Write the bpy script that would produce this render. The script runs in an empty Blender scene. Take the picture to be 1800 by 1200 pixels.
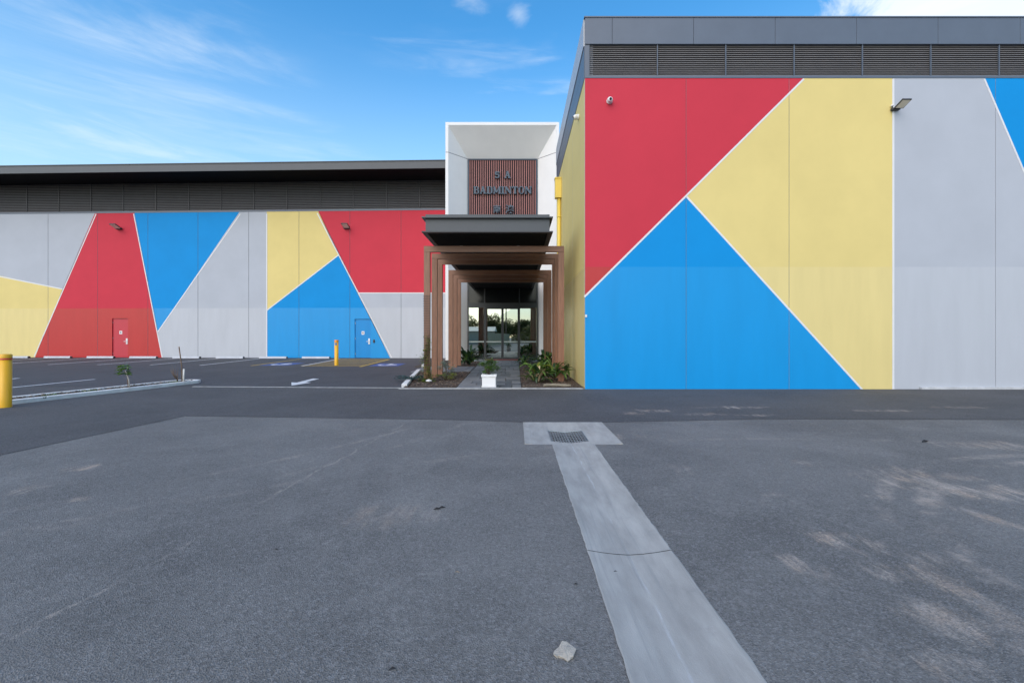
import bpy, bmesh, math, random
from mathutils import Vector, Matrix
random.seed(7)
R = math.radians
sc = bpy.context.scene
C = sc.collection

# ------------------------------------------------------------------ camera
F = 800.0; VX, VY, H = 908.0, 592.0, 1.25       # focal length and vanishing point of the 1800x1200 photo, eye height
cd = bpy.data.cameras.new('camera'); cam = bpy.data.objects.new('camera', cd); C.objects.link(cam)
cam.location = (0, 0, H); cam.rotation_euler = (R(90), 0, 0)
cd.sensor_fit = 'HORIZONTAL'; cd.sensor_width = 36; cd.lens = 36 * F / 1800
cd.shift_x = -(VX - 900) / 1800; cd.shift_y = -(600 - VY) / 1800
cd.clip_start = 0.05; cd.clip_end = 3000
sc.camera = cam

# ------------------------------------------------------------------ world
SUN_EL, SUN_AZ = 36, 206        # the open sky in front of the shaded facades: high, behind the camera, a little left
w = bpy.data.worlds.new('World'); sc.world = w; w.use_nodes = True
nt = w.node_tree; N = nt.nodes; L = nt.links
for n in list(N): N.remove(n)
def wn(t, **k):
    n = N.new(t)
    for a, b in k.items(): setattr(n, a, b)
    return n
out = wn('ShaderNodeOutputWorld'); bg = wn('ShaderNodeBackground')
sky = wn('ShaderNodeTexSky'); sky.sky_type = 'NISHITA'; sky.sun_disc = False
sky.sun_elevation = R(SUN_EL); sky.sun_rotation = R(SUN_AZ); sky.air_density = 1.0; sky.dust_density = 0.9; sky.ozone_density = 1.0
bg.inputs['Strength'].default_value = 0.14
hs = wn('ShaderNodeHueSaturation'); hs.inputs['Saturation'].default_value = 1.40; hs.inputs['Value'].default_value = 1.46; hs.inputs['Hue'].default_value = 0.494
L.new(sky.outputs[0], hs.inputs['Color'])
tc = wn('ShaderNodeTexCoord')
def wmath(op, a, b=None):
    n = wn('ShaderNodeMath', operation=op)
    for i, v in enumerate((a, b)):
        if v is None: continue
        if isinstance(v, (int, float)): n.inputs[i].default_value = v
        else: L.new(v, n.inputs[i])
    return n.outputs[0]
def wnoise(scale, detail, rough, vec_scale, off=(0, 0, 0)):
    mp = wn('ShaderNodeMapping'); mp.inputs['Scale'].default_value = vec_scale; mp.inputs['Location'].default_value = off
    L.new(tc.outputs['Generated'], mp.inputs['Vector'])
    n = wn('ShaderNodeTexNoise'); n.inputs['Scale'].default_value = scale; n.inputs['Detail'].default_value = detail
    n.inputs['Roughness'].default_value = rough; n.inputs['Distortion'].default_value = 0.5
    L.new(mp.outputs[0], n.inputs['Vector']); return n.outputs['Fac']
def wramp(v, a, b, lo=0.0, hi=1.0):
    n = wn('ShaderNodeMapRange'); n.interpolation_type = 'SMOOTHSTEP'
    if a > b: a, b, lo, hi = b, a, hi, lo
    for k, x in (('From Min', a), ('From Max', b), ('To Min', lo), ('To Max', hi)): n.inputs[k].default_value = x
    L.new(v, n.inputs['Value']); return n.outputs[0]
# thin cirrus all over the sky, drawn out sideways
cir = wmath('MULTIPLY', wramp(wnoise(1.5, 8, 0.62, (1, 1, 6.5), (3.1, 0.7, 1.9)), 0.50, 0.85), wramp(wnoise(1.3, 3, 0.5, (1, 1, 2.2), (8, 2, 5)), 0.38, 0.62))
# cumulus heads: small clouds scattered by direction
NP = wmath('SUBTRACT', wnoise(9, 6, 0.6, (1, 1, 1.6), (0, 0, 0)), 0.5)
def puff(d, rad, soft, amp, off):
    v = Vector(d).normalized()
    dp = wn('ShaderNodeVectorMath', operation='DISTANCE'); L.new(tc.outputs['Generated'], dp.inputs[0]); dp.inputs[1].default_value = v
    r = wmath('ADD', dp.outputs['Value'], wmath('MULTIPLY', NP, amp))
    return wramp(r, rad - soft, rad, 1.0, 0.0)
def pdir(x, y): return ((x - VX) / F, 1.0, (VY - y) / F)
cum = puff(pdir(1740, -60), 0.17, 0.07, 0.26, (0, 0, 0))
for d, r_, s_, a_, o_ in ((pdir(912, 27), 0.018, 0.03, 0.07, (2, 1, 0)), (pdir(830, -14), 0.03, 0.04, 0.10, (5, 1, 3)),
                          ((-0.5, -1, 0.35), 0.22, 0.12, 0.3, (1, 4, 0)), ((0.9, -0.7, 0.5), 0.25, 0.12, 0.3, (6, 4, 2))):
    cum = wmath('MAXIMUM', cum, wmath('MULTIPLY', puff(d, r_, s_, a_, o_), 0.36))
NA = wmath('MULTIPLY', wmath('SUBTRACT', wnoise(3.2, 6, 0.62, (1, 1, 6), (1, 3, 2)), 0.5), 0.9); NB = wramp(wnoise(4.0, 7, 0.55, (1.2, 1.2, 8), (4, 3, 7)), 0.36, 0.78)
def wisp(d, rad, soft, off, k):
    v = Vector(d).normalized()
    sb = wn('ShaderNodeVectorMath', operation='SUBTRACT'); L.new(tc.outputs['Generated'], sb.inputs[0]); sb.inputs[1].default_value = v
    ml = wn('ShaderNodeVectorMath', operation='MULTIPLY'); L.new(sb.outputs[0], ml.inputs[0]); ml.inputs[1].default_value = (1, 1, 5.5)
    ln = wn('ShaderNodeVectorMath', operation='LENGTH'); L.new(ml.outputs[0], ln.inputs[0])
    r = wmath('ADD', ln.outputs['Value'], NA)
    return wmath('MULTIPLY', wramp(r, rad - soft, rad, 1.0, 0.0), wmath('MULTIPLY', NB, k * 0.8))
for d, r_, s_, o_, k_ in ((pdir(270, 172), .30, .34, (1, 3, 2), .55), (pdir(60, 218), .30, .30, (4, 3, 7), .8), (pdir(400, 240), .36, .36, (7, 1, 1), .4), (pdir(880, 95), .18, .22, (3, 8, 2), .5), (pdir(980, 150), .10, .12, (3, 2, 9), .6),
                          ((-1, -.3, .4), .5, .4, (2, 6, 1), .7), ((.4, -1, .3), .5, .4, (6, 6, 3), .7), ((-.2, -1, .8), .5, .4, (9, 6, 3), .6)):
    cir = wmath('MAXIMUM', cir, wisp(d, r_, s_, o_, k_))
mask = wmath('MINIMUM', wmath('ADD', wmath('MULTIPLY', cir, 0.70), wmath('MULTIPLY', cum, 0.9)), 0.95)
sz = wn('ShaderNodeSeparateXYZ'); L.new(tc.outputs['Generated'], sz.inputs[0])
veil = wn('ShaderNodeMix', data_type='RGBA'); L.new(wramp(sz.outputs['Z'], 0.58, 0.14, 0.0, 0.62), veil.inputs['Factor']); L.new(hs.outputs[0], veil.inputs['A']); veil.inputs['B'].default_value = (3.3, 4.5, 5.3, 1)
mx = wn('ShaderNodeMix', data_type='RGBA'); L.new(mask, mx.inputs['Factor']); L.new(veil.outputs['Result'], mx.inputs['A'])
mx.inputs['B'].default_value = (5.2, 5.6, 5.9, 1)
L.new(mx.outputs['Result'], bg.inputs['Color']); L.new(bg.outputs[0], out.inputs['Surface'])

# ------------------------------------------------------------------ sun (soft, as everything in view stands in open shade) and exposure
sd = bpy.data.lights.new('sun', 'SUN'); sun = bpy.data.objects.new('sun', sd); C.objects.link(sun)
sd.energy = 1.5; sd.angle = R(80); sd.color = (1.0, 0.885, 0.735)
sdir = Vector((math.sin(R(SUN_AZ)) * math.cos(R(SUN_EL)), math.cos(R(SUN_AZ)) * math.cos(R(SUN_EL)), math.sin(R(SUN_EL))))
sun.rotation_euler = (-sdir).to_track_quat('-Z', 'Y').to_euler()
sun.location = sdir * 50
vs = sc.view_settings; vs.view_transform = 'Standard'; vs.look = 'None'; vs.exposure = 0.50; vs.gamma = 1.0; vs.use_curve_mapping = False
sc.render.engine = 'CYCLES'; sc.cycles.max_bounces = 6; sc.cycles.use_denoising = True

# ------------------------------------------------------------------ helpers
def P(x, y, Y): return Vector(((x - VX) / F * Y, Y, H - (y - VY) / F * Y))     # photo pixel -> point on the plane at depth Y
def G(x, y, z=0.0):                                                             # photo pixel -> point on the ground
    Y = (H - z) * F / (y - VY); return Vector(((x - VX) / F * Y, Y, z))
MATS = {}
def mat(name, col, rough=0.6, var=0.0, vscale=3.0, bump=0.0, bscale=60.0, metal=0.0, spec=0.5, stretch=(1, 1, 1), col2=None, coat=0.0, detail=6):
    if name in MATS: return MATS[name]
    m = bpy.data.materials.new(name); m.use_nodes = True; t = m.node_tree; b = t.nodes['Principled BSDF']
    b.inputs['Roughness'].default_value = rough; b.inputs['Metallic'].default_value = metal
    b.inputs['Specular IOR Level'].default_value = spec; b.inputs['Coat Weight'].default_value = coat
    c = (*col, 1); b.inputs['Base Color'].default_value = c
    if var or bump or col2:
        tcn = t.nodes.new('ShaderNodeTexCoord'); mp = t.nodes.new('ShaderNodeMapping'); mp.inputs['Scale'].default_value = stretch
        ge = t.nodes.new('ShaderNodeNewGeometry'); t.links.new(ge.outputs['Position'], mp.inputs['Vector'])
    if var or col2:
        n = t.nodes.new('ShaderNodeTexNoise'); n.inputs['Scale'].default_value = vscale; n.inputs['Detail'].default_value = detail; n.inputs['Roughness'].default_value = 0.6
        t.links.new(mp.outputs[0], n.inputs['Vector'])
        mr = t.nodes.new('ShaderNodeMapRange'); mr.inputs['From Min'].default_value = 0.3; mr.inputs['From Max'].default_value = 0.7
        t.links.new(n.outputs['Fac'], mr.inputs['Value'])
        mxx = t.nodes.new('ShaderNodeMix'); mxx.data_type = 'RGBA'
        mxx.inputs['A'].default_value = tuple(min(1, x * (1 - var)) for x in col) + (1,)
        mxx.inputs['B'].default_value = (*col2, 1) if col2 else tuple(min(1, x * (1 + var)) for x in col) + (1,)
        t.links.new(mr.outputs[0], mxx.inputs['Factor']); t.links.new(mxx.outputs['Result'], b.inputs['Base Color'])
    if bump:
        n2 = t.nodes.new('ShaderNodeTexNoise'); n2.inputs['Scale'].default_value = bscale; n2.inputs['Detail'].default_value = 4
        t.links.new(mp.outputs[0], n2.inputs['Vector'])
        bp = t.nodes.new('ShaderNodeBump'); bp.inputs['Strength'].default_value = bump; bp.inputs['Distance'].default_value = 0.01
        t.links.new(n2.outputs['Fac'], bp.inputs['Height']); t.links.new(bp.outputs[0], b.inputs['Normal'])
    MATS[name] = m; return m

class MB:
    """collects faces in world coordinates; build() makes ONE mesh object below a parent"""
    def __init__(s): s.v = []; s.f = []; s.m = []; s.sm = []
    def face(s, pts, m=0, smooth=False):
        i = len(s.v); s.v += [Vector(p) for p in pts]; s.f.append(tuple(range(i, i + len(pts)))); s.m.append(m); s.sm.append(smooth); return s
    def mesh(s, vs, fs, m=0, smooth=False):
        i = len(s.v); s.v += [Vector(p) for p in vs]
        for f in fs: s.f.append(tuple(i + k for k in f)); s.m.append(m); s.sm.append(smooth)
        return s
    def box(s, x0, x1, y0, y1, z0, z1, m=0):
        vs = [(x, y, z) for z in (z0, z1) for y in (y0, y1) for x in (x0, x1)]
        return s.mesh(vs, [(0, 2, 3, 1), (4, 5, 7, 6), (0, 1, 5, 4), (2, 6, 7, 3), (0, 4, 6, 2), (1, 3, 7, 5)], m)
    def obox(s, c, ax, ay, az, m=0):      # centre and three half-axis vectors
        c = Vector(c); vs = [c + ax * i + ay * j + az * k for k in (-1, 1) for j in (-1, 1) for i in (-1, 1)]
        return s.mesh(vs, [(0, 2, 3, 1), (4, 5, 7, 6), (0, 1, 5, 4), (2, 6, 7, 3), (0, 4, 6, 2), (1, 3, 7, 5)], m)
    def tube(s, pts, rad, n=8, m=0, caps=True):
        pts = [Vector(p) for p in pts]; rad = rad if isinstance(rad, (list, tuple)) else [rad] * len(pts)
        vs = []; fs = []
        for i, p in enumerate(pts):
            d = (pts[min(i + 1, len(pts) - 1)] - pts[max(i - 1, 0)]).normalized()
            a = d.cross(Vector((0, 0, 1)) if abs(d.z) < 0.95 else Vector((1, 0, 0))).normalized(); b = d.cross(a)
            vs += [p + (a * math.cos(2 * math.pi * k / n) + b * math.sin(2 * math.pi * k / n)) * rad[i] for k in range(n)]
        for i in range(len(pts) - 1):
            for k in range(n):
                fs.append((i * n + k, i * n + (k + 1) % n, (i + 1) * n + (k + 1) % n, (i + 1) * n + k))
        s.mesh(vs, fs, m, True)
        if caps:
            s.face(list(reversed(vs[:n])), m); s.face(vs[-n:], m)
        return s
    def lathe(s, c, prof, n=16, m=0):
        c = Vector(c); vs = []; fs = []
        for r, z in prof: vs += [c + Vector((r * math.cos(2 * math.pi * k / n), r * math.sin(2 * math.pi * k / n), z)) for k in range(n)]
        for i in range(len(prof) - 1):
            for k in range(n): fs.append((i * n + k, i * n + (k + 1) % n, (i + 1) * n + (k + 1) % n, (i + 1) * n + k))
        s.mesh(vs, fs, m, True); s.face(vs[-n:], m); return s
    def prism(s, pts, z0, z1, m=0):       # ground polygon with thickness
        n = len(pts); a = [(p[0], p[1], z0) for p in pts]; b = [(p[0], p[1], z1) for p in pts]
        s.face(b, m)
        for i in range(n): s.face([a[i], a[(i + 1) % n], b[(i + 1) % n], b[i]], m)
        return s
    def data(s, name, org=Vector((0, 0, 0))):
        me = bpy.data.meshes.new(name); me.from_pydata([v - org for v in s.v], [], s.f)
        for p, mi, sm in zip(me.polygons, s.m, s.sm): p.material_index = mi; p.use_smooth = sm
        return me
    def build(s, name, mats, parent=None, loc=None, fix=True, bevel=0):
        base = Vector(loc) if loc is not None else Vector((0, 0, 0))
        p = parent
        while p is not None: base = base + p.location; p = p.parent
        me = s.data(name, base)
        if fix:
            bm = bmesh.new(); bm.from_mesh(me); bmesh.ops.remove_doubles(bm, verts=bm.verts, dist=1e-5); bmesh.ops.recalc_face_normals(bm, faces=bm.faces); bm.to_mesh(me); bm.free()
        for mm in (mats if isinstance(mats, (list, tuple)) else [mats]): me.materials.append(mm)
        o = bpy.data.objects.new(name, me); C.objects.link(o); o.parent = parent
        if loc is not None: o.location = loc
        if bevel:
            md = o.modifiers.new('bevel', 'BEVEL'); md.width = bevel; md.segments = 2; md.limit_method = 'ANGLE'
        return o
def tag(o, label=None, cat=None, group=None, kind=None):
    for k, v in (('label', label), ('category', cat), ('group', group), ('kind', kind)):
        if v: o[k] = v
    return o
def thing(name, label, cat, loc=(0, 0, 0), group=None):
    o = bpy.data.objects.new(name, None); C.objects.link(o); o.location = loc; o.empty_display_size = 0.2
    return tag(o, label, cat, group)
def piece(name, me, parent, loc, rot=None, sc_=None):      # shares mesh data
    o = bpy.data.objects.new(name, me); C.objects.link(o); o.parent = parent
    base = Vector((0, 0, 0)); p = parent
    while p is not None: base = base + p.location; p = p.parent
    o.location = Vector(loc) - base
    if rot: o.rotation_euler = rot
    if sc_: o.scale = sc_
    return o
def copy_tree(o, parent=None):
    c = o.copy(); C.objects.link(c); c.parent = parent
    for ch in list(o.children): copy_tree(ch, c)
    return c

# ------------------------------------------------------------------ materials
def paint(name, col, coated):
    """rolled paint on precast concrete; the coated one is the same paint under a clear anti-graffiti film with roller marks"""
    m = mat(name, col, 0.34 if coated else 0.62, var=0.04 if coated else 0.04, vscale=0.8, bump=0.10, bscale=45, spec=0.32 if coated else 0.2,
            stretch=(3.0, 3.0, 0.5) if coated else (1, 1, 1))
    return m
RED, BLUE, YEL, GREY = (0.56, 0.038, 0.062), (0.001, 0.255, 0.62), (0.71, 0.575, 0.225), (0.43, 0.455, 0.50)
def lighter(c, k=0.10): return tuple(x + (0.62 - x) * k for x in c)
PAINT = []
for nm, c in (('red', RED), ('blue', BLUE), ('yellow', YEL), ('grey', GREY)): PAINT.append(paint('paint_' + nm, c, False))
for nm, c in (('red', (0.47, 0.036, 0.036)), ('blue', (0.004, 0.275, 0.63)), ('yellow', lighter(YEL, .05)), ('grey', lighter(GREY, .16))): PAINT.append(paint('coated_' + nm, c, True))
CI = {'R': 0, 'B': 1, 'Y': 2, 'G': 3}
M_line = mat('white_line_paint', (0.70, 0.70, 0.70), 0.5, var=0.03)
M_joint = mat('joint_sealant', (0.07, 0.07, 0.075), 0.8)
M_char = mat('charcoal_metal', (0.105, 0.128, 0.165), 0.42, var=0.05, vscale=2, spec=0.5)
M_canopy = mat('canopy_metal', (0.062, 0.070, 0.078), 0.45, var=0.06, vscale=2)
M_dark = mat('dark_metal', (0.035, 0.037, 0.042), 0.5)
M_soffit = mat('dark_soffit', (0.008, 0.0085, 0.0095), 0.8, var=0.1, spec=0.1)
M_blade = mat('louvre_grey', (0.155, 0.148, 0.145), 0.5, var=0.06)
M_bladel = mat('louvre_dark_grey', (0.095, 0.094, 0.097), 0.55, var=0.06)
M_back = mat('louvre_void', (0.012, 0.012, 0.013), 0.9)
M_white = mat('white_render', (0.79, 0.78, 0.765), 0.7, var=0.025, vscale=1.5, bump=0.06, bscale=80)
M_brown = mat('bronze_woodgrain', (0.235, 0.112, 0.066), 0.42, var=0.22, vscale=5, stretch=(6, 6, 0.5))
M_brownh = mat('bronze_woodgrain_beam', (0.235, 0.112, 0.066), 0.42, var=0.22, vscale=5, stretch=(0.5, 6, 6))
M_slat = mat('timber_slat', (0.31, 0.125, 0.112), 0.55, var=0.15, vscale=3, stretch=(8, 8, 0.4))
M_signback = mat('sign_backing', (0.010, 0.008, 0.011), 0.9)
M_letter = mat('slate_letter', (0.045, 0.075, 0.11), 0.4)
M_alu = mat('black_aluminium', (0.028, 0.034, 0.038), 0.4)
M_yellowpipe = mat('yellow_pipe', (0.76, 0.56, 0.10), 0.45, var=0.04)
M_conc = mat('pale_concrete', (0.40, 0.41, 0.40), 0.85, var=0.16, vscale=4, bump=0.25, bscale=90)
M_kerb = mat('kerb_concrete', (0.70, 0.69, 0.665), 0.85, var=0.15, vscale=6, bump=0.3, bscale=70)
M_bol = mat('bollard_yellow', (0.80, 0.42, 0.012), 0.4, var=0.05, vscale=4)
M_bolo = mat('bollard_orange', (0.72, 0.25, 0.02), 0.4)
M_bolr = mat('bollard_red_band', (0.55, 0.04, 0.02), 0.4)
M_wstrip = mat('marking_white', (0.62, 0.63, 0.64), 0.7, var=0.22, vscale=14)
M_ystrip = mat('marking_yellow', (0.52, 0.36, 0.06), 0.7, var=0.3, vscale=9)
M_bstrip = mat('marking_blue', (0.05, 0.10, 0.30), 0.7, var=0.25, vscale=9)
M_plastic = mat('white_plastic', (0.74, 0.74, 0.73), 0.35)
M_black = mat('black_plastic', (0.015, 0.015, 0.017), 0.3)
M_lens = mat('lamp_lens', (0.80, 0.74, 0.62), 0.25)
M_steel = mat('steel', (0.45, 0.45, 0.46), 0.35, metal=0.8)
M_grate = mat('galvanised_grate', (0.20, 0.215, 0.22), 0.6, metal=0.2, var=0.2, vscale=20)
M_mat = mat('red_mat', (0.26, 0.035, 0.03), 0.95, var=0.3, vscale=20)

def leafmat(name, col, var=0.35, vs=7):
    m = mat(name, col, 0.45, var=var, vscale=vs, detail=2); b = m.node_tree.nodes['Principled BSDF']
    b.inputs['Subsurface Weight'].default_value = 0.0
    return m
M_leaf = leafmat('leaf_green', (0.11, 0.20, 0.042)); M_leafd = leafmat('leaf_dark', (0.030, 0.075, 0.026)); M_leafy = leafmat('leaf_yellowgreen', (0.19, 0.23, 0.035))
M_leafg = leafmat('leaf_greygreen', (0.20, 0.27, 0.21)); M_leafb = leafmat('leaf_bluegreen', (0.035, 0.085, 0.08)); M_leafp = mat('leaf_dry', (0.48, 0.36, 0.22), 0.6, var=0.2)
M_bark = mat('bark', (0.16, 0.11, 0.075), 0.9, var=0.3, vscale=12)
M_tree = leafmat('tree_foliage', (0.16, 0.155, 0.05), 0.45, 0.9)

M_edge = mat('edging_concrete', (0.34, 0.345, 0.34), 0.9, var=0.3, vscale=7)
def translucent(m, k):
    t = m.node_tree; b = t.nodes['Principled BSDF']; o = [n for n in t.nodes if n.type == 'OUTPUT_MATERIAL'][0]
    tl = t.nodes.new('ShaderNodeBsdfTranslucent'); mxs = t.nodes.new('ShaderNodeMixShader'); mxs.inputs[0].default_value = k
    src = b.inputs['Base Color'].links[0].from_socket; t.links.new(src, tl.inputs['Color']); t.links.new(b.outputs[0], mxs.inputs[1]); t.links.new(tl.outputs[0], mxs.inputs[2]); t.links.new(mxs.outputs[0], o.inputs['Surface'])
for m_ in (M_leaf, M_leafd, M_leafy, M_leafg): translucent(m_, .25)
translucent(M_tree, .45)
# asphalt with stone speckle, seams and dust that lies where cars dragged it
def asphalt(name, col, speck, dust=None, wear=0.25, seam=None):
    m = bpy.data.materials.new(name); m.use_nodes = True; t = m.node_tree; nd = t.nodes; lk = t.links; b = nd['Principled BSDF']
    b.inputs['Roughness'].default_value = 0.82; b.inputs['Specular IOR Level'].default_value = 0.35
    ge = nd.new('ShaderNodeNewGeometry'); pos = ge.outputs['Position']
    def math_(op, a, b_=None, c_=None):
        n = nd.new('ShaderNodeMath'); n.operation = op
        for i, v in enumerate((a, b_, c_)):
            if v is None: continue
            if isinstance(v, (int, float)): n.inputs[i].default_value = v
            else: lk.new(v, n.inputs[i])
        return n.outputs[0]
    def noise(s, d=4, r=0.6, st=None, dist=0.0, rot=0.0):
        v = pos
        if st or rot:
            mp = nd.new('ShaderNodeMapping'); mp.inputs['Scale'].default_value = st or (1, 1, 1); mp.inputs['Rotation'].default_value = (0, 0, rot); lk.new(pos, mp.inputs['Vector']); v = mp.outputs[0]
        n = nd.new('ShaderNodeTexNoise'); n.inputs['Scale'].default_value = s; n.inputs['Detail'].default_value = d; n.inputs['Roughness'].default_value = r; n.inputs['Distortion'].default_value = dist
        lk.new(v, n.inputs['Vector']); return n.outputs['Fac']
    def ramp(v, a, b_, lo=0.0, hi=1.0, smooth=True):
        n = nd.new('ShaderNodeMapRange'); n.interpolation_type = 'SMOOTHSTEP' if smooth else 'LINEAR'
        for k, x in (('From Min', a), ('From Max', b_), ('To Min', lo), ('To Max', hi)): n.inputs[k].default_value = x
        lk.new(v, n.inputs['Value']); return n.outputs[0]
    def mix(f, a, b_):
        n = nd.new('ShaderNodeMix'); n.data_type = 'RGBA'
        lk.new(f, n.inputs['Factor']) if not isinstance(f, float) else setattr(n.inputs['Factor'], 'default_value', f)
        for k, v in (('A', a), ('B', b_)):
            if isinstance(v, tuple): n.inputs[k].default_value = (*v, 1)
            else: lk.new(v, n.inputs[k])
        return n.outputs['Result']
    d = tuple(x * (1 - wear) for x in col); e = tuple(x * (1 + wear) for x in col)
    c = mix(ramp(noise(0.55, 6, 0.65, dist=0.4), 0.32, 0.68), d, e)
    c = mix(ramp(noise(5.0, 5, 0.7), 0.45, 0.75, 0, 0.35), c, tuple(x * 1.35 for x in col))
    # stones in the binder, pale ones and dark pits
    vo = nd.new('ShaderNodeTexVoronoi'); vo.inputs['Scale'].default_value = 165; lk.new(pos, vo.inputs['Vector'])
    sep = nd.new('ShaderNodeSeparateColor'); lk.new(vo.outputs['Color'], sep.inputs[0])
    c = mix(ramp(sep.outputs[0], 0.55, 1.0, 0, speck), c, (0.34, 0.34, 0.345))
    c = mix(ramp(sep.outputs[1], 0.60, 1.0, 0, speck), c, (0.022, 0.022, 0.025))
    c = mix(ramp(noise(38, 3, 0.7), 0.52, 0.75, 0, speck * 0.7), c, (0.25, 0.25, 0.26))
    v2 = nd.new('ShaderNodeTexVoronoi'); v2.inputs['Scale'].default_value = 70; lk.new(pos, v2.inputs['Vector'])
    sp2 = nd.new('ShaderNodeSeparateColor'); lk.new(v2.outputs['Color'], sp2.inputs[0])
    c = mix(ramp(sp2.outputs[0], 0.70, 1.0, 0, speck * 0.6), c, (0.36, 0.35, 0.345)); c = mix(ramp(sp2.outputs[1], 0.72, 1.0, 0, speck * 0.6), c, (0.035, 0.035, 0.037))
    # broad worn patches where the binder has gone
    c = mix(math_('MULTIPLY', ramp(noise(0.9, 7, 0.7, dist=1.2), 0.50, 0.66), ramp(noise(24, 5, 0.75), 0.42, 0.62, 0, 0.45)), c, tuple(min(1, x * 1.8) for x in col))
    c = mix(ramp(noise(0.35, 5, 0.6, (1, 0.5, 1), 0.8, 0.4), 0.55, 0.75, 0, 0.30), c, tuple(x * 0.62 for x in col))
    # long scuffs
    c = mix(ramp(noise(2.2, 8, 0.75, (1, 0.16, 1), 0.6, 0.5), 0.60, 0.78, 0, 0.30), c, tuple(min(1, x * 1.9) for x in col))
    c = mix(ramp(noise(1.7, 8, 0.75, (0.2, 1, 1), 0.9, 0.2), 0.62, 0.80, 0, 0.22), c, tuple(min(1, x * 1.9) for x in col))
    if dust:
        tot = None
        sx = nd.new('ShaderNodeSeparateXYZ'); lk.new(pos, sx.inputs[0])
        wob = math_('MULTIPLY', math_('SUBTRACT', noise(3.6, 9, 0.80, (1, 0.6, 1), 0.6, -0.7), 0.5), 4.6)
        for (X, Y, rx, ry, an, k) in dust:
            dx = math_('SUBTRACT', sx.outputs['X'], X); dy = math_('SUBTRACT', sx.outputs['Y'], Y)
            ca, sa = math.cos(an), math.sin(an)
            u = math_('DIVIDE', math_('ADD', math_('MULTIPLY', dx, ca), math_('MULTIPLY', dy, sa)), rx)
            v = math_('DIVIDE', math_('SUBTRACT', math_('MULTIPLY', dy, ca), math_('MULTIPLY', dx, sa)), ry)
            r = math_('SQRT', math_('ADD', math_('MULTIPLY', u, u), math_('MULTIPLY', v, v)))
            s_ = ramp(math_('ADD', r, wob), 0.30, 1.20, min(1.0, k * 1.2), 0.0)
            tot = s_ if tot is None else math_('MAXIMUM', tot, s_)
        ARCN1 = ramp(noise(1.1, 6, 0.7), 0.44, 0.60); ARCN2 = ramp(noise(11, 6, 0.75), 0.36, 0.62)
        streak = math_('MULTIPLY', ramp(noise(9, 9, 0.78, (1, 0.22, 1), 0.3, -0.75), 0.40, 0.62), ramp(noise(55, 4, 0.75), 0.35, 0.6, 0.25, 1.0))
        c = mix(math_('MULTIPLY', tot, streak), c, mix(ramp(noise(3, 3), 0.4, 0.6), (0.50, 0.385, 0.29), (0.53, 0.455, 0.385)))
    if dust and seam:                          # dusty tyre arcs, two treads each, broken up by wear
        for (cx_, cy_, rr_, w_, k_) in ((5.6, 1.2, 3.35, .085, .42), (5.6, 1.2, 3.62, .07, .30), (6.4, .6, 3.3, .09, .34), (-9.0, 9.5, 8.2, .05, .22), (-9.0, 9.5, 8.75, .05, .20), (3.2, -3.0, 8.6, .06, .16)):
            dx = math_('SUBTRACT', sx.outputs['X'], cx_); dy = math_('SUBTRACT', sx.outputs['Y'], cy_)
            rr = math_('ABSOLUTE', math_('SUBTRACT', math_('SQRT', math_('ADD', math_('MULTIPLY', dx, dx), math_('MULTIPLY', dy, dy))), rr_))
            c = mix(math_('MULTIPLY', ramp(rr, w_ * .4, w_ * 1.3, min(1.0, k_ * 2.0), 0.0), math_('MULTIPLY', ARCN1, ARCN2)), c, (0.38, 0.33, 0.285))
    if seam:                                   # a ravelled paving joint
        (ax, ay), (bx, by) = seam
        ln = math.hypot(bx - ax, by - ay); nx, ny = -(by - ay) / ln, (bx - ax) / ln
        sx2 = nd.new('ShaderNodeSeparateXYZ'); lk.new(pos, sx2.inputs[0])
        dd = math_('ADD', math_('MULTIPLY', math_('SUBTRACT', sx2.outputs['X'], ax), nx), math_('MULTIPLY', math_('SUBTRACT', sx2.outputs['Y'], ay), ny))
        dd = math_('ABSOLUTE', math_('ADD', dd, math_('MULTIPLY', math_('SUBTRACT', noise(2.5, 6, 0.7), 0.5), 0.22)))
        k = math_('MULTIPLY', ramp(dd, 0.003, 0.020, 0.85, 0.0), math_('MULTIPLY', ramp(noise(1.4, 5, 0.7), 0.42, 0.56), ramp(noise(14, 5, 0.7), 0.35, 0.6)))
        c = mix(k, c, (0.30, 0.27, 0.24))
    lk.new(c, b.inputs['Base Color'])
    bp = nd.new('ShaderNodeBump'); bp.inputs['Strength'].default_value = 0.55; bp.inputs['Distance'].default_value = 0.006
    lk.new(math_('ADD', math_('MULTIPLY', vo.outputs['Distance'], 1.2), noise(60, 4, 0.7)), bp.inputs['Height']); lk.new(bp.outputs[0], b.inputs['Normal'])
    return m
def dspot(x, y, wpx, hpx, an=0.0, k=0.8):
    g = G(x, y); Y = g.y; return (g.x, Y, wpx / 2 * Y / F * 1.25, hpx / 2 * Y * Y / (H * F) * 1.25, an, k)
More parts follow.
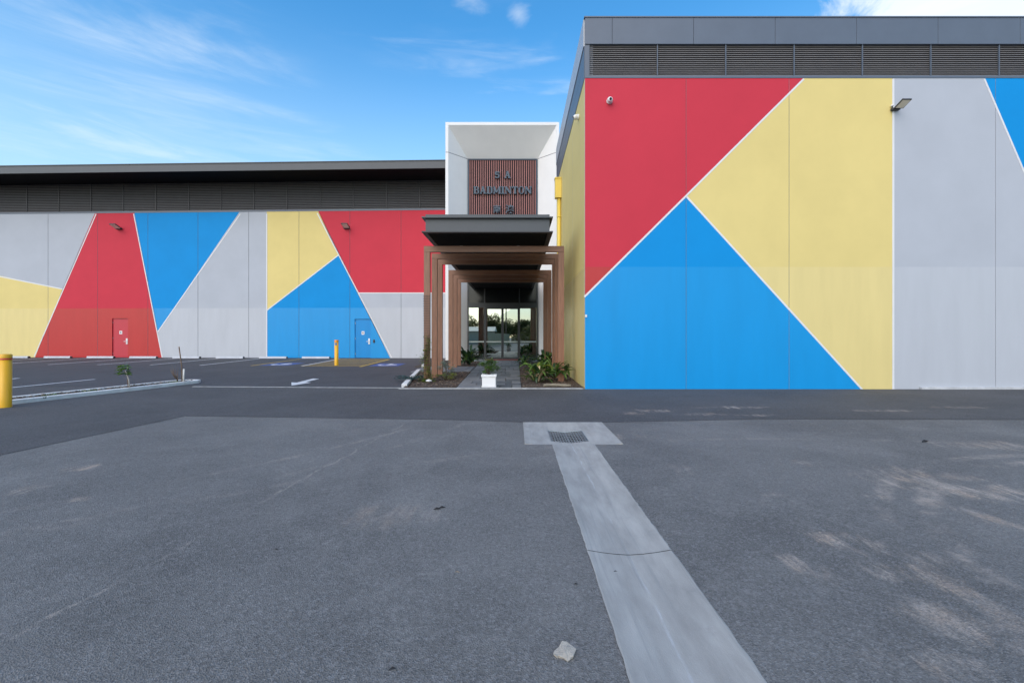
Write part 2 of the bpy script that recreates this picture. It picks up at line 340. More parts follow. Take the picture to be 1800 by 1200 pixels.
DUST = [dspot(1425, 995, 80, 40, 0, .55), dspot(1485, 952, 85, 34, 0, .75), dspot(1540, 1000, 45, 34, 0, .6), dspot(1655, 1032, 75, 60, 0, .6), dspot(1665, 1085, 100, 70, 0, .5),
        dspot(1590, 838, 120, 30, .4, .7), dspot(1690, 862, 90, 22, 0, .75), dspot(1765, 868, 100, 30, 0, .7), dspot(1620, 1165, 120, 60, 0, .5), dspot(1740, 783, 140, 14, 0, .6),
        dspot(1680, 838, 60, 14, 0, .6), dspot(1630, 880, 60, 16, 0, .5), dspot(1555, 873, 40, 10, 0, .7), dspot(1770, 920, 50, 70, .3, .5), dspot(1640, 985, 70, 30, 0, .4),
        dspot(145, 821, 50, 10, 0, .7), dspot(50, 861, 60, 14, 0, .45), dspot(140, 877, 24, 8, 0, .5), dspot(1355, 870, 40, 10, 0, .4), dspot(1410, 812, 30, 8, 0, .4), dspot(1750, 1075, 70, 60, 0, .35),
        dspot(1080, 765, 60, 10, 0, .5), dspot(1200, 825, 50, 14, 0, .25), dspot(700, 905, 160, 40, 0, .22)]
sa_, sb_ = G(0, 1135), G(620, 795)
M_asph = asphalt('old_asphalt', (0.150, 0.1455, 0.136), 0.36, DUST, 0.22, ((sa_.x, sa_.y), (sb_.x, sb_.y)))
DUST2 = [dspot(1150, 722, 60, 5, 0, .6), dspot(1290, 716, 100, 3, 0, .7), dspot(1240, 728, 70, 4, 0, .5), dspot(1330, 730, 50, 3, 0, .6), dspot(1560, 722, 120, 3, 0, .5), dspot(1690, 716, 100, 3, 0, .4), dspot(1110, 727, 30, 4, 0, .5)]
M_asphd = asphalt('new_asphalt', (0.074, 0.072, 0.072), 0.20, DUST2, 0.16)
M_asphc = asphalt('car_park_asphalt', (0.058, 0.058, 0.062), 0.18, None, 0.14)

# ------------------------------------------------------------------ ground
ZA, ZC, ZM = 0.004, 0.008, 0.012
gr = MB()
for x0, x1, y0, y1 in ((-600, 600, -600, -8), (-600, .42, -8, 5.30), (.90, 600, -8, 5.30), (-600, .095, 5.30, 6.64), (1.245, 600, 5.30, 6.64), (-600, 600, 6.64, 600)):
    gr.face([(x0, y0, 0), (x1, y0, 0), (x1, y1, 0), (x0, y1, 0)])
tag(gr.build('ground', M_asph), kind='structure')
pts = [(-5.75, -40), (-5.46, 4.81), (-5.24, 7.19), (-0.97, 6.86), (0.095, 6.66), (1.24, 6.64), (3.7, 6.92), (7.6, 6.86), (45, 6.8), (45, 45), (-60, 45), (-60, -40)]
tag(MB().face([(x, y, ZA) for x, y in pts]).build('road', M_asphd, fix=False), kind='structure')
k0, k1 = G(705, 682), G(741, 645.5)
edge_l, edge_r = G(340, 680), G(705, 682)
park = MB().face([(-50, 11.45, ZC), (edge_l.x, 11.45, ZC), (k0.x - 0.02, k0.y + 0.1, ZC), (k1.x, k1.y, ZC), (-4.2, 26.6, ZC), (-50, 29, ZC)]).build('car_park', M_asphc, fix=False)
tag(park, kind='structure')
fe = tag(MB().prism([(-8.1, 11.36), (k0.x, 11.08), (k0.x, 11.16), (-8.1, 11.44)], 0.0, 0.012).build('flush_edging', M_edge, fix=True), kind='structure')

def strip(p, q, wd, z=ZM, name='parking_line', m=M_wstrip, parent=park):
    p, q = Vector(p), Vector(q); d = (q - p).normalized(); n = Vector((-d.y, d.x, 0)) * wd / 2
    return MB().prism([p + n, p - n, q - n, q + n], z - 0.003, z).build(name, m, parent)
for a, b, m in (((22, 633), (90.7, 628.9), 0), ((22, 638.7), (164, 629.2), 0), ((85.3, 641), (237, 629.8), 0), ((172, 641.3), (309, 630.4), 0), ((264.7, 641.6), (383, 630.4), 0),
             ((352, 642.3), (456, 630.6), 0), ((441.7, 643), (528, 631.3), 1), ((22, 681.5), (166, 667), 0), ((-40, 674), (32, 665), 0)):
    strip(G(*a), G(*b), 0.10, m=M_ystrip if m else M_wstrip)
# hatched space
A_, B_, C_, D_ = (G(*p) for p in ((531, 643.5), (597, 631), (684.5, 632), (633.5, 645)))
strip(A_, B_, 0.11, ZM + 0.004, m=M_wstrip); strip(D_, C_, 0.11, ZM + 0.004, m=M_ystrip)
for i in range(9):
    t = i / 8; u = min(1.0, t + 0.10)
    strip(A_.lerp(B_, t), D_.lerp(C_, u if t < 0.95 else 1.0), 0.12, ZM, name='hatch_stripe', m=M_ystrip)
# access symbols
def symbol(cx, cy):
    c = G(cx, cy); hx, hy = 0.62, 0.95
    sq = MB().prism([(c.x - hx - .12, c.y - hy), (c.x + hx - .12, c.y - hy), (c.x + hx - .25, c.y + hy), (c.x - hx - .25, c.y + hy)], ZM - .003, ZM).build('access_symbol', M_bstrip, park)
    mb = MB(); o = c + Vector((-0.18, -0.15, 0)); z0, z1 = ZM, ZM + .004
    ring = [(math.cos(t), math.sin(t)) for t in [R(150 + 24 * k) for k in range(11)]]
    for i in range(10):
        a, b = ring[i], ring[i + 1]
        mb.prism([(o.x + a[0] * .40, o.y + a[1] * .55), (o.x + b[0] * .40, o.y + b[1] * .55), (o.x + b[0] * .29, o.y + b[1] * .40), (o.x + a[0] * .29, o.y + a[1] * .40)], z0, z1)
    mb.prism([(o.x - .07, o.y), (o.x + .06, o.y), (o.x + .06, o.y + .62), (o.x - .07, o.y + .62)], z0, z1)
    mb.prism([(o.x + .06, o.y), (o.x + .38, o.y), (o.x + .38, o.y + .13), (o.x + .06, o.y + .13)], z0, z1 + .001)
    mb.prism([(o.x + .09 * math.cos(R(45 * k)), o.y + .76 + .11 * math.sin(R(45 * k))) for k in range(8)], z0, z1)
    mb.build('figure', M_wstrip, sq)
symbol(505, 640.2); symbol(690, 641.2)
ar = [G(*p) for p in ((512.2, 672.5), (522, 672.8), (549.7, 665.8), (560.8, 666.2), (537.5, 671.7), (546.7, 672.8), (512.5, 678))]
MB().prism(ar, ZM - .003, ZM).build('direction_arrow', M_wstrip, park)

# concrete pit apron and spoon drain (a shallow dish), both cast in concrete
M_drain = mat('drain_concrete', (0.345, 0.337, 0.315), 0.9, var=0.22, vscale=2.4, bump=0.25, bscale=110, stretch=(3, 0.7, 1))
def silt_streak(m, x0):                       # pale silt dried along the lowest line of the dish, and fine swept tyre marks
    t = m.node_tree; nd, lk = t.nodes, t.links; b = nd['Principled BSDF']; src = b.inputs['Base Color'].links[0].from_socket
    ge = nd.new('ShaderNodeNewGeometry'); sp = nd.new('ShaderNodeSeparateXYZ'); lk.new(ge.outputs['Position'], sp.inputs[0])
    def mt(op, a, c=None):
        n = nd.new('ShaderNodeMath'); n.operation = op
        for i, v in enumerate((a, c)):
            if v is None: continue
            if isinstance(v, (int, float)): n.inputs[i].default_value = v
            else: lk.new(v, n.inputs[i])
        return n.outputs[0]
    def ns(sc_, st, d=6):
        mp = nd.new('ShaderNodeMapping'); mp.inputs['Scale'].default_value = st; lk.new(ge.outputs['Position'], mp.inputs['Vector'])
        n = nd.new('ShaderNodeTexNoise'); n.inputs['Scale'].default_value = sc_; n.inputs['Detail'].default_value = d; n.inputs['Roughness'].default_value = .7; lk.new(mp.outputs[0], n.inputs['Vector']); return n.outputs['Fac']
    def rp(v, a, c, lo, hi):
        n = nd.new('ShaderNodeMapRange'); n.interpolation_type = 'SMOOTHSTEP'
        for k, x in (('From Min', a), ('From Max', c), ('To Min', lo), ('To Max', hi)): n.inputs[k].default_value = x
        lk.new(v, n.inputs['Value']); return n.outputs[0]
    def mixc(f, a, col):
        n = nd.new('ShaderNodeMix'); n.data_type = 'RGBA'; lk.new(f, n.inputs['Factor']); lk.new(a, n.inputs['A']); n.inputs['B'].default_value = (*col, 1); return n.outputs['Result']
    d = mt('ABSOLUTE', mt('ADD', mt('SUBTRACT', sp.outputs['X'], x0), mt('MULTIPLY', mt('SUBTRACT', ns(5, (1, .5, 1)), .5), .05)))
    c = mixc(mt('MULTIPLY', rp(d, .001, .010, .55, 0), rp(ns(2.2, (1, 1, 1)), .40, .62, 0, 1)), src, (.52, .54, .56))
    c = mixc(rp(ns(9, (2.2, .06, 1), 3), .55, .72, 0, .35), c, (.20, .215, .22))
    c = mixc(rp(ns(3.2, (1, 1, 1), 8), .55, .75, 0, .45), c, (.20, .20, .195))
    c = mixc(rp(ns(160, (1, 1, 1), 2), .60, .75, 0, .5), c, (.42, .42, .42))
    lk.new(c, b.inputs['Base Color'])
silt_streak(M_drain, 0.655)
DC = 0.655
def dish(x): return 0.008 - 0.030 * max(0.0, 1 - (abs(x - DC) / 0.25) ** 1.6)
dr = MB(); xs = [0.412, 0.42, 0.50, 0.58, DC - .01, DC + .01, 0.74, 0.82, 0.90, 0.908]
def run(y0, y1, n):
    for j in range(n):
        a, b = y0 + (y1 - y0) * j / n, y0 + (y1 - y0) * (j + 1) / n
        ja = random.Random(int(a * 97)).uniform(-.004, .004); jb = random.Random(int(b * 97)).uniform(-.004, .004)
        e = lambda x, j: x + (j if x in (0.412, 0.908) else 0)
        zz = lambda x: .004 if x in (0.412, 0.908) else dish(x)
        for i in range(len(xs) - 1):
            dr.face([(e(xs[i], ja), a, zz(xs[i])), (e(xs[i + 1], ja), a, zz(xs[i + 1])), (e(xs[i + 1], jb), b, zz(xs[i + 1])), (e(xs[i], jb), b, zz(xs[i]))])
run(-8, 2.655, 120); run(2.6625, 5.30, 60)
dc = dr.build('drain_channel', M_drain); tag(dc, kind='structure')
jf = MB()
for i in range(1, len(xs) - 2): jf.face([(xs[i], 2.640, dish(xs[i]) - .003), (xs[i + 1], 2.640, dish(xs[i + 1]) - .003), (xs[i + 1], 2.720, dish(xs[i + 1]) - .003), (xs[i], 2.720, dish(xs[i]) - .003)])
jf.build('joint_filler', mat('joint_dark', (.05, .05, .047), .9), dc)
ap = MB()
gx0, gx1, gy0, gy1 = 0.42, 0.89, 5.56, 6.20
def az(x, y): 
    k = max(0.0, 1 - abs(x - DC) / 0.55); f = min(1.0, max(0.0, (6.62 - y) / .36))
    return 0.010 - 0.055 * k * f
axs = [0.095, .25, gx0, .50, .58, DC, .73, .81, gx1, 1.05, 1.24]; ays = [5.30, 5.43, gy0, 5.88, gy1, 6.40, 6.63]
for i in range(len(axs) - 1):
    for j in range(len(ays) - 1):
        if axs[i] >= gx0 - 1e-6 and axs[i + 1] <= gx1 + 1e-6 and ays[j] >= gy0 - 1e-6 and ays[j + 1] <= gy1 + 1e-6: continue
        q = [(axs[i], ays[j]), (axs[i + 1], ays[j]), (axs[i + 1], ays[j + 1]), (axs[i], ays[j + 1])]
        if i == 0 and j == len(ays) - 2: q = [q[0], q[1], q[2], (axs[0] + .04, ays[-1]), (axs[0], ays[-1] - .05)]
        ap.face([(x, y, az(x, y)) for x, y in q])
for q in ([(axs[0], y) for y in (5.30, 6.58)], [(axs[-1], y) for y in (5.30, 6.63)]): ap.face([(q[0][0], q[0][1], az(*q[0])), (q[1][0], q[1][1], az(*q[1])), (q[1][0], q[1][1], -.05), (q[0][0], q[0][1], -.05)])
for i in range(len(axs) - 1):
    for y in (5.30, 6.63): ap.face([(axs[i], y, az(axs[i], y)), (axs[i + 1], y, az(axs[i + 1], y)), (axs[i + 1], y, -.08), (axs[i], y, -.08)])
tag(ap.build('pit_apron', M_drain), kind='structure')
g = thing('drain_grate', 'grey steel grate sunk into the concrete apron at the drain end', 'grate', ((gx0 + gx1) / 2, (gy0 + gy1) / 2, 0.0))
MB().mesh([(x, y, z) for z in (-.45, -.06) for x, y in ((gx0, gy0), (gx1, gy0), (gx1, gy1), (gx0, gy1))], [(0, 1, 2, 3), (0, 1, 5, 4), (1, 2, 6, 5), (2, 3, 7, 6), (3, 0, 4, 7)]).build('pit', M_black, g)
def gz(x): return az(x, 5.9) - .003
fr = MB()
for x in (gx0 + .002, gx1 - .016): fr.box(x, x + .014, gy0 + .002, gy1 - .002, -.06, gz(x) + .004)
for x0, x1 in ((gx0 + .017, DC), (DC, gx1 - .017)):
    for y in (gy0 + .002, gy1 - .016): fr.mesh([(x0, y, gz(x0)), (x1, y, gz(x1)), (x1, y + .014, gz(x1)), (x0, y + .014, gz(x0)), (x0, y, -.09), (x1, y, -.09)], [(0, 1, 2, 3), (0, 1, 5, 4)])
fr.build('grate_frame', M_grate, g)
bars = 13
for i in range(bars):
    x = gx0 + .028 + (gx1 - gx0 - .056) * i / (bars - 1); wd_ = .0055 if i != bars // 2 else .011
    MB().box(x - wd_, x + wd_, gy0 + .017, gy1 - .017, gz(x) - .010, gz(x)).build('bar', M_grate, g)
for j in range(6):
    y = gy0 + .085 + (gy1 - gy0 - .17) * j / 5; mb = MB()
    for xa, xb in ((DC, gx0 + .017), (DC, gx1 - .017)):
        mb.mesh([(xa, y - .014, gz(xa) - .003), (xb, y - .014, gz(xb) - .003), (xb, y + .014, gz(xb) - .003), (xa, y + .014, gz(xa) - .003), (xa, y - .014, gz(xa) - .008), (xb, y - .014, gz(xb) - .008)], [(0, 1, 2, 3), (0, 1, 5, 4)])
    mb.build('cross_bar', M_grate, g)

# ------------------------------------------------------------------ painted precast walls
def clip(poly, axis, val, keep_less):
    o = []
    for i in range(len(poly)):
        a, b = poly[i], poly[(i + 1) % len(poly)]
        ia = a[axis] <= val if keep_less else a[axis] >= val; ib = b[axis] <= val if keep_less else b[axis] >= val
        if ia: o.append(a)
        if ia != ib:
            t = (val - a[axis]) / (b[axis] - a[axis]); o.append((a[0] + (b[0] - a[0]) * t, a[1] + (b[1] - a[1]) * t))
    return o
class Wall:
    def __init__(s, org, U, root): s.o = Vector(org); s.U = Vector(U).normalized(); s.n = Vector((s.U.y, -s.U.x, 0)); s.root = root
    def W(s, u, z, d=0.0): return s.o + s.U * u + Vector((0, 0, z)) + s.n * d
    def px(s, x, y):            # photo pixel -> (u, z)
        ray = Vector(((x - VX) / F, 1, (VY - y) / F)); c = Vector((0, 0, H))
        t = (s.o - c).dot(s.n) / ray.dot(s.n); p = c + ray * t; return ((p - s.o).dot(s.U), p.z)
    def panel(s, u0, u1, z0, z1, polys, zc, holes=(), gap=0.010, th=0.15):
        a, b = u0 + gap / 2, u1 - gap / 2; mb = MB()
        cells = []; cur = a
        for (h0, h1, hz) in holes:
            if h0 >= b or h1 <= a: continue
            cells += [(cur, h0, z0, z1), (h0, h1, hz, z1)]; cur = h1
        cells.append((cur, b, z0, z1))
        for (c0, c1, d0, d1) in cells:
            for (e0, e1, off) in ((d0, min(d1, zc), 4), (max(d0, zc), d1, 0)):
                if e1 - e0 < 1e-4: continue
                for col, poly in polys:
                    q = poly
                    for ax, v, kl in ((0, c0, False), (0, c1, True), (1, e0, False), (1, e1, True)):
                        q = clip(q, ax, v, kl)
                        if len(q) < 3: break
                    if len(q) >= 3: mb.face([s.W(u, z) for u, z in q], CI[col] + off)
        for p, q, r_, t in (((a, z0), (a, z1), 0, 0), ((b, z1), (b, z0), 0, 0), ((a, z1), (b, z1), 0, 0)):
            mb.face([s.W(*p), s.W(*q), s.W(*q, -th), s.W(*p, -th)], 3)
        mb.face([s.W(a, z0, -th), s.W(b, z0, -th), s.W(b, z1, -th), s.W(a, z1, -th)], 3)
        return mb.build('wall_panel', PAINT, s.root, fix=False)
    def line(s, p, q, wd=0.042, proud=0.004):
        p, q = Vector((p[0], p[1])), Vector((q[0], q[1])); d = (q - p).normalized(); n = Vector((-d.y, d.x)) * wd / 2
        c = [p + n, p - n, q - n, q + n]; f = [s.W(v.x, v.y, proud) for v in c]; k = [s.W(v.x, v.y, -0.002) for v in c]
        mb = MB().face(f)
        for i in range(4): mb.face([k[i], k[(i + 1) % 4], f[(i + 1) % 4], f[i]])
        return mb.build('paint_line', M_line, s.root)
    def box(s, mb, u0, u1, z0, z1, d0, d1, m=0):
        c = s.W((u0 + u1) / 2, (z0 + z1) / 2, (d0 + d1) / 2)
        return mb.obox(c, s.U * (u1 - u0) / 2, s.n * (d1 - d0) / 2, Vector((0, 0, (z1 - z0) / 2)), m)
def louvre(wall, u0, u1, z0, z1, n, root, depth=0.08, fw=0.02):
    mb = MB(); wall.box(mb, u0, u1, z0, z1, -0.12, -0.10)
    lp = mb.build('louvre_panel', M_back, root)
    f = MB(); wall.box(f, u0 - fw / 2, u0 + fw / 2, z0, z1, -0.02, 0.012); f.build('mullion', M_char if n < 16 else M_dark, lp)
    key = (round(u1 - u0, 3), n, round(z1 - z0, 3), wall.root.name)
    pitch = (z1 - z0) / n
    if key not in LCACHE:
        b = MB(); up = (Vector((0, 0, 1)) * 0.86 - wall.n * 0.50).normalized(); out_ = up.cross(wall.U).normalized()
        b.obox((0, 0, 0), wall.U * ((u1 - u0 - fw) / 2), up * pitch * (0.33 if n < 16 else 0.47), out_ * 0.004); me = b.data('blade'); me.materials.append(M_blade if n < 16 else M_bladel); LCACHE[key] = me
    for i in range(n):
        piece('blade', LCACHE[key], lp, wall.W((u0 + u1) / 2, z0 + pitch * (i + .5), -0.025))
LCACHE = {}

# ---- right hand hall
M_foot = mat('footing_concrete', (.50, .51, .52), .85, var=.2, vscale=5, bump=.3, bscale=60)
YR = 10.87
hall = thing('hall_building', 'tall hall painted in red, blue, yellow and grey blocks on the right', 'building', (1.63, YR, 0))
WR = Wall((1.63, YR, 0), (1, 0, 0), hall)
ZW, ZF = 7.42, 8.22; ZT = 8.845; ZCOAT = 2.92
pr = lambda x, y: WR.px(x, y)
X2 = 21.0
polysR = [('R', [pr(1026, 137), pr(1414, 137), pr(1207, 346), pr(1026, 523)]),
          ('B', [pr(1026, 523), pr(1207, 346), pr(1519, 690), pr(1026, 690)]),
          ('Y', [pr(1414, 137), pr(1570, 137), pr(1570, 690), pr(1519, 690), pr(1207, 346)]),
          ('G', [pr(1570, 137), pr(1730, 137), pr(1967, 690), pr(1570, 690)]),
          ('B', [pr(1730, 137), (X2, 7.5), (X2, -0.1), pr(1967, 690)])]
js = [0.0] + [pr(x, 400)[0] for x in (1206, 1387, 1569, 1750, 1931, 2112, 2293, 2474)]
js = [j for j in js if j < X2 - 1] + [X2]
for a, b in zip(js, js[1:]): WR.panel(a, b, 0.0, ZW, polysR, ZCOAT)
for i, (p, q) in enumerate((((1413, 139), (1027, 522)), ((1207, 346), (1517, 686)), ((1730, 139), (1965, 686)))): WR.line(pr(*p), pr(*q), 0.042, 0.004 + .001 * i)
WR.line(pr(1570, 139), pr(1570, 685), 0.048, 0.008)
mb = MB(); WR.box(mb, 0.02, X2 - .02, 0.0, ZW - .02, -0.30, -0.012 - 0.14); mb.build('structural_wall', M_joint, hall)
mb = MB()
for j in js[1:-1]: WR.box(mb, j - .004, j + .004, 0.0, ZW, -0.14, -0.007)
mb.build('joint_sealant', M_joint, hall)
mb = MB(); WR.box(mb, 9.62 - 1.63, X2, 0.0, 0.062, 0.001, 0.07); mb.build('footing', M_foot, hall, bevel=0.01)
# top band: base flashing, louvres, fascia
mb = MB(); WR.box(mb, 0, X2, ZW + .003, ZW + 0.06, -0.2, 0.010); WR.box(mb, 0, 0.10, ZW + .061, ZF - .001, -0.2, 0.008); mb.build('flashing', M_char, hall)
lx = [0.10 + 1.632 * i for i in range(13)]
for a, b in zip(lx, lx[1:]):
    if a < 11.9: louvre(WR, a, b, ZW + 0.061, ZF, 15, hall)
mb = MB(); WR.box(mb, lx[8], X2, ZW + .061, ZF, -0.1, -0.02); mb.build('louvre_blank', M_back, hall)
fj = [0.0] + [pr(x, 60)[0] for x in (1075.7, 1218.5, 1361.5, 1504, 1647, 1791, 1934, 2077, 2220, 2363)] + [X2]
for a, b in zip(fj, fj[1:]):
    mb = MB(); WR.box(mb, a + .004, b - .004, ZF + .001, ZT, -0.06, 0.03); mb.build('fascia_panel', M_char, hall, bevel=0.003)
mb = MB(); WR.box(mb, -.02, X2, ZT + .001, ZT + 0.03, -0.2, 0.045); mb.build('cap_flashing', M_char, hall)
# yellow side wall, running back to the tower
YE = 18.45
hs_ = Wall((1.63, YE, 0), (0, -1, 0), hall)        # u runs from the back corner to the front corner
LS = YE - YR
big = [(-1, -1), (LS + 1, -1), (LS + 1, 9), (-1, 9)]
sj = [0.0] + sorted(YE - y for y in (13.24, 15.7, 18.1)) + [LS - 0.012]
for a, b in zip(sj, sj[1:]): hs_.panel(a, b, 0.0, ZW, [('Y', big)], ZCOAT, gap=0.014)
M_skylit = mat('sky_lit_metal', (0.40, 0.43, 0.47), 0.4, var=0.03)  # side fascia metal, made paler to carry the sky's reflection in its colour
mb = MB(); hs_.box(mb, 0, LS - .03, ZW + .003, ZF - .02, -0.2, 0.012); sb = mb.build('side_band', M_char, hall)
hole = MB()
for k in range(int(LS / 0.12)): hs_.box(hole, .06 + k * .12, .10 + k * .12, 7.80, 7.84, 0.010, 0.0135)
tag(hole.build('vent_hole', M_black, sb), kind='stuff')
mb = MB(); hs_.box(mb, 0, LS - .03, ZF - .019, ZT, -0.2, 0.03); mb.build('side_fascia', M_skylit, hall)
mb = MB().box(1.9, X2 + 1.6, YR + .45, YE - .1, 0.2, ZT - .25); mb.build('core', M_joint, hall)
mb = MB().box(1.80, X2 + 1.63, YR + .21, YE, ZT - .12, ZT - .02); mb.build('roof', M_char, hall)
mb = MB().box(1.64, X2 + 1.6, YE + .002, YE + .15, 0, ZT - .03); mb.build('rear_wall', PAINT[2], hall)

# ---- left hand hall
pL0, pL1 = Vector((-29.3, 27.6, 0)), Vector((-5.63, 26.8, 0)); dL = (pL1 - pL0).normalized()
oL = pL0 - dL * 6
barn = thing('long_hall_building', 'long low hall with slanting red, yellow, blue and grey paint blocks', 'building', oL)
WL = Wall(oL, dL, barn); pl = lambda x, y: WL.px(x, y)
ZWL = 8.70; ULEN = pl(800, 500)[0]
polysL = [('G', [(-1, 9), pl(169, 374), pl(110, 508), (-1, pl(-150, 456)[1])]),
          ('Y', [(-1, pl(-150, 456)[1]), pl(110, 508), pl(58, 632), (-1, -0.2)]),
          ('R', [pl(169, 374), pl(235, 374), pl(286, 632), pl(58, 632)]),
          ('B', [pl(235, 374), pl(423, 374), pl(277.5, 583)]),
          ('G', [pl(423, 374), pl(469, 374), pl(469, 632), pl(286, 632), pl(277.5, 583)]),
          ('Y', [pl(469, 372), pl(557.6, 372), pl(594.6, 448.8), pl(469, 545.5)]),
          ('B', [pl(469, 545.5), pl(594.6, 448.8), pl(690, 633), pl(469, 633)]),
          ('R', [pl(557.6, 372), pl(830, 371), pl(830, 515), pl(630.5, 515)]),
          ('G', [pl(630.5, 515), pl(830, 515), pl(830, 634), pl(690, 633)])]
def stretch_top(polys, z):      # let the topmost corners reach a little past the panel top
    o = []
    for c, p in polys:
        o.append((c, [(u, zz + 0.15) if zz > z - 0.25 else (u, zz - 0.15 if zz < 0.12 else zz) for u, zz in p]))
    return o
polysL = stretch_top(polysL, ZWL)
dr1 = (pl(197, 600)[0], pl(225, 600)[0], pl(211, 559.5)[1]); dr2 = (pl(623.5, 600)[0], pl(651.5, 600)[0], pl(640, 560.5)[1])
jl = sorted([0.0] + [pl(x, 500)[0] for x in (84.5, 171.7, 260, 348, 437.2, 525.5, 615, 705)] + [pl(-4, 500)[0], pl(-93, 500)[0], ULEN])
for a, b in zip(jl, jl[1:]): WL.panel(a, b, 0.0, ZWL, polysL, ZCOAT + 0.05, holes=(dr1, dr2), gap=0.02)
for i, (p, q) in enumerate((((-150, 456), (110, 508)), ((169, 376), (60, 627)), ((235, 376), (285, 627.5)), ((422.5, 376), (277.5, 583)), ((557.6, 375), (688.5, 628.5)), ((594.6, 448.8), (469, 545.5)), ((630.5, 515), (795, 515)))):
    WL.line(pl(*p), pl(*q), 0.058, 0.004 + 0.001 * i)
WL.line(pl(469, 376), pl(469, 628), 0.058, 0.014)
mb = MB(); WL.box(mb, 0, ULEN, 0, ZWL - .02, -0.45, -0.30); mb.build('structural_wall', M_joint, barn)
mb = MB()
for j in jl[1:-1]: WL.box(mb, j - .008, j + .008, 0, ZWL, -0.14, -0.009)
mb.build('joint_sealant', M_joint, barn)
# doors
def door(h, col, plain):
    a, b, t = h
    rv = MB()
    for q in ([(a, 0), (a, t)], [(b, t), (b, 0)], [(a, t), (b, t)]):
        rv.face([WL.W(*q[0]), WL.W(*q[1]), WL.W(*q[1], -0.10), WL.W(*q[0], -0.10)])
    leaf = MB(); WL.box(leaf, a + .012, b - .012, 0.015, t - .012, -0.10, -0.055)
    d = leaf.build('door', plain, barn); rv.build('door_frame', plain, d, fix=False)
    s = MB(); m = (a + b) / 2; sz = t * .60; WL.box(s, m - .085, m + .085, sz, sz + .20, -0.055, -0.049); WL.box(s, m - .035, m + .035, sz + .055, sz + .145, -0.049, -0.047, 1); s.build('door_sign', [M_plastic, mat('sign_print', (0.10, 0.09, 0.12), .5)], d)
    hd = MB(); WL.box(hd, b - .15, b - .05, .82, 1.16, -0.056, -0.02); hd.tube([WL.W(b - .10, .98, -0.02), WL.W(b - .10, .98, 0.03), WL.W(b - .24, .98, 0.03)], .015, 6); hd.build('handle', M_plastic, d, bevel=.006)
    hg = MB()
    for z in (.25, t / 2, t - .25): WL.box(hg, a + .0, a + .03, z - .05, z + .05, -0.056, -0.045)
    hg.build('hinge', M_steel, d)
door(dr1, 'R', paint('door_red', (0.50, 0.045, 0.065), True)); door(dr2, 'B', paint('door_blue', (0.003, 0.235, 0.58), True))
mb = MB(); u, z = pl(657.5, 599.5); WL.box(mb, u - .05, u + .05, z - .09, z + .09, 0.0, .04); mb.build('keypad', M_black, barn, bevel=.01)
# louvre band, eaves, roof
Z1, Z2 = 8.80, 10.48
mb = MB(); WL.box(mb, 0, ULEN, ZWL + .003, Z1, -0.2, 0.015); mb.build('flashing', M_char, barn)
um = [pl(x, 345)[0] for x in (-68, -10.5, 47, 103, 160, 216.5, 274, 331.7, 388.7, 446.5, 504.5, 563, 621, 679.4, 738, 796)]
for a, b in zip(um, um[1:]): louvre(WL, a, b, Z1 + .001, Z2, 17, barn, fw=0.035)
mb = MB(); WL.box(mb, 0, um[0], Z1 + .001, Z2, -0.12, -0.02); mb.build('louvre_blank', M_bladel, barn)
UE = pl(783, 300)[0]
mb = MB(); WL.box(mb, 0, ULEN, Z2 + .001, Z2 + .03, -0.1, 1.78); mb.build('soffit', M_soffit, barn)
mb = MB(); WL.box(mb, 0, ULEN, Z2 + .002, 10.88, 1.781, 1.84); mb.build('fascia', M_canopy, barn)
mb = MB(); WL.box(mb, 0, ULEN, 10.881, 10.93, 1.70, 1.87); mb.build('gutter', M_dark, barn)
mb = MB(); mb.face([WL.W(0, 10.90, 1.75), WL.W(ULEN, 10.90, 1.75), WL.W(ULEN, 11.1, -14), WL.W(0, 11.1, -14)]); mb.build('roof', M_char, barn)
mb = MB(); WL.box(mb, 0.1, ULEN - .1, 0, 10.4, -14, -0.46); mb.build('core', M_joint, barn)

# ------------------------------------------------------------------ entrance tower
YF_, YB = 23.8, 24.9
tw = thing('entrance_tower', 'white rendered entrance tower with splayed recess between the two halls', 'building', (-0.75, YF_, 0))
oL_, oR_, oT = -3.72, 2.23, 12.47; iL, iR, iT = -3.57, 2.10, 12.32; bL, bR, bT = -2.677, 1.152, 10.96
ZJ = bT + 0.02                       # the shadow joint round the tower at the head of the sign
def tower_shell(z0, z1f):
    mb = MB()
    return mb
YK = 30.0
zf = P(783, 268, YF_).z
lo = MB()                             # lower shaft: two splayed piers
for s, o, i_, b_ in ((-1, oL_, iL, bL), (1, oR_, iR, bR)):
    base = [(o, YF_), (i_, YF_), (b_, YB), (b_, YK), (o, YK)]
    top = [zf, zf - .005, ZJ - .02, ZJ - .02, zf]
    bt = [(x, y, 0) for x, y in base]; tp = [(x, y, t) for (x, y), t in zip(base, top)]
    for k in range(5): lo.face([bt[k], bt[(k + 1) % 5], tp[(k + 1) % 5], tp[k]])
    lo.face(tp)
lo.build('pier', M_white, tw, fix=True)
up = MB(); g_ = 0.03
fo = [(oL_, YF_, zf + g_), (oL_, YF_, oT), (oR_, YF_, oT), (oR_, YF_, zf + g_)]
fi = [(iL, YF_, zf + g_ - .005), (iL, YF_, iT), (iR, YF_, iT), (iR, YF_, zf + g_ - .005)]
bk = [(bL, YB, ZJ + .005), (bL + .02, YB, bT), (bR - .02, YB, bT), (bR, YB, ZJ + .005)]
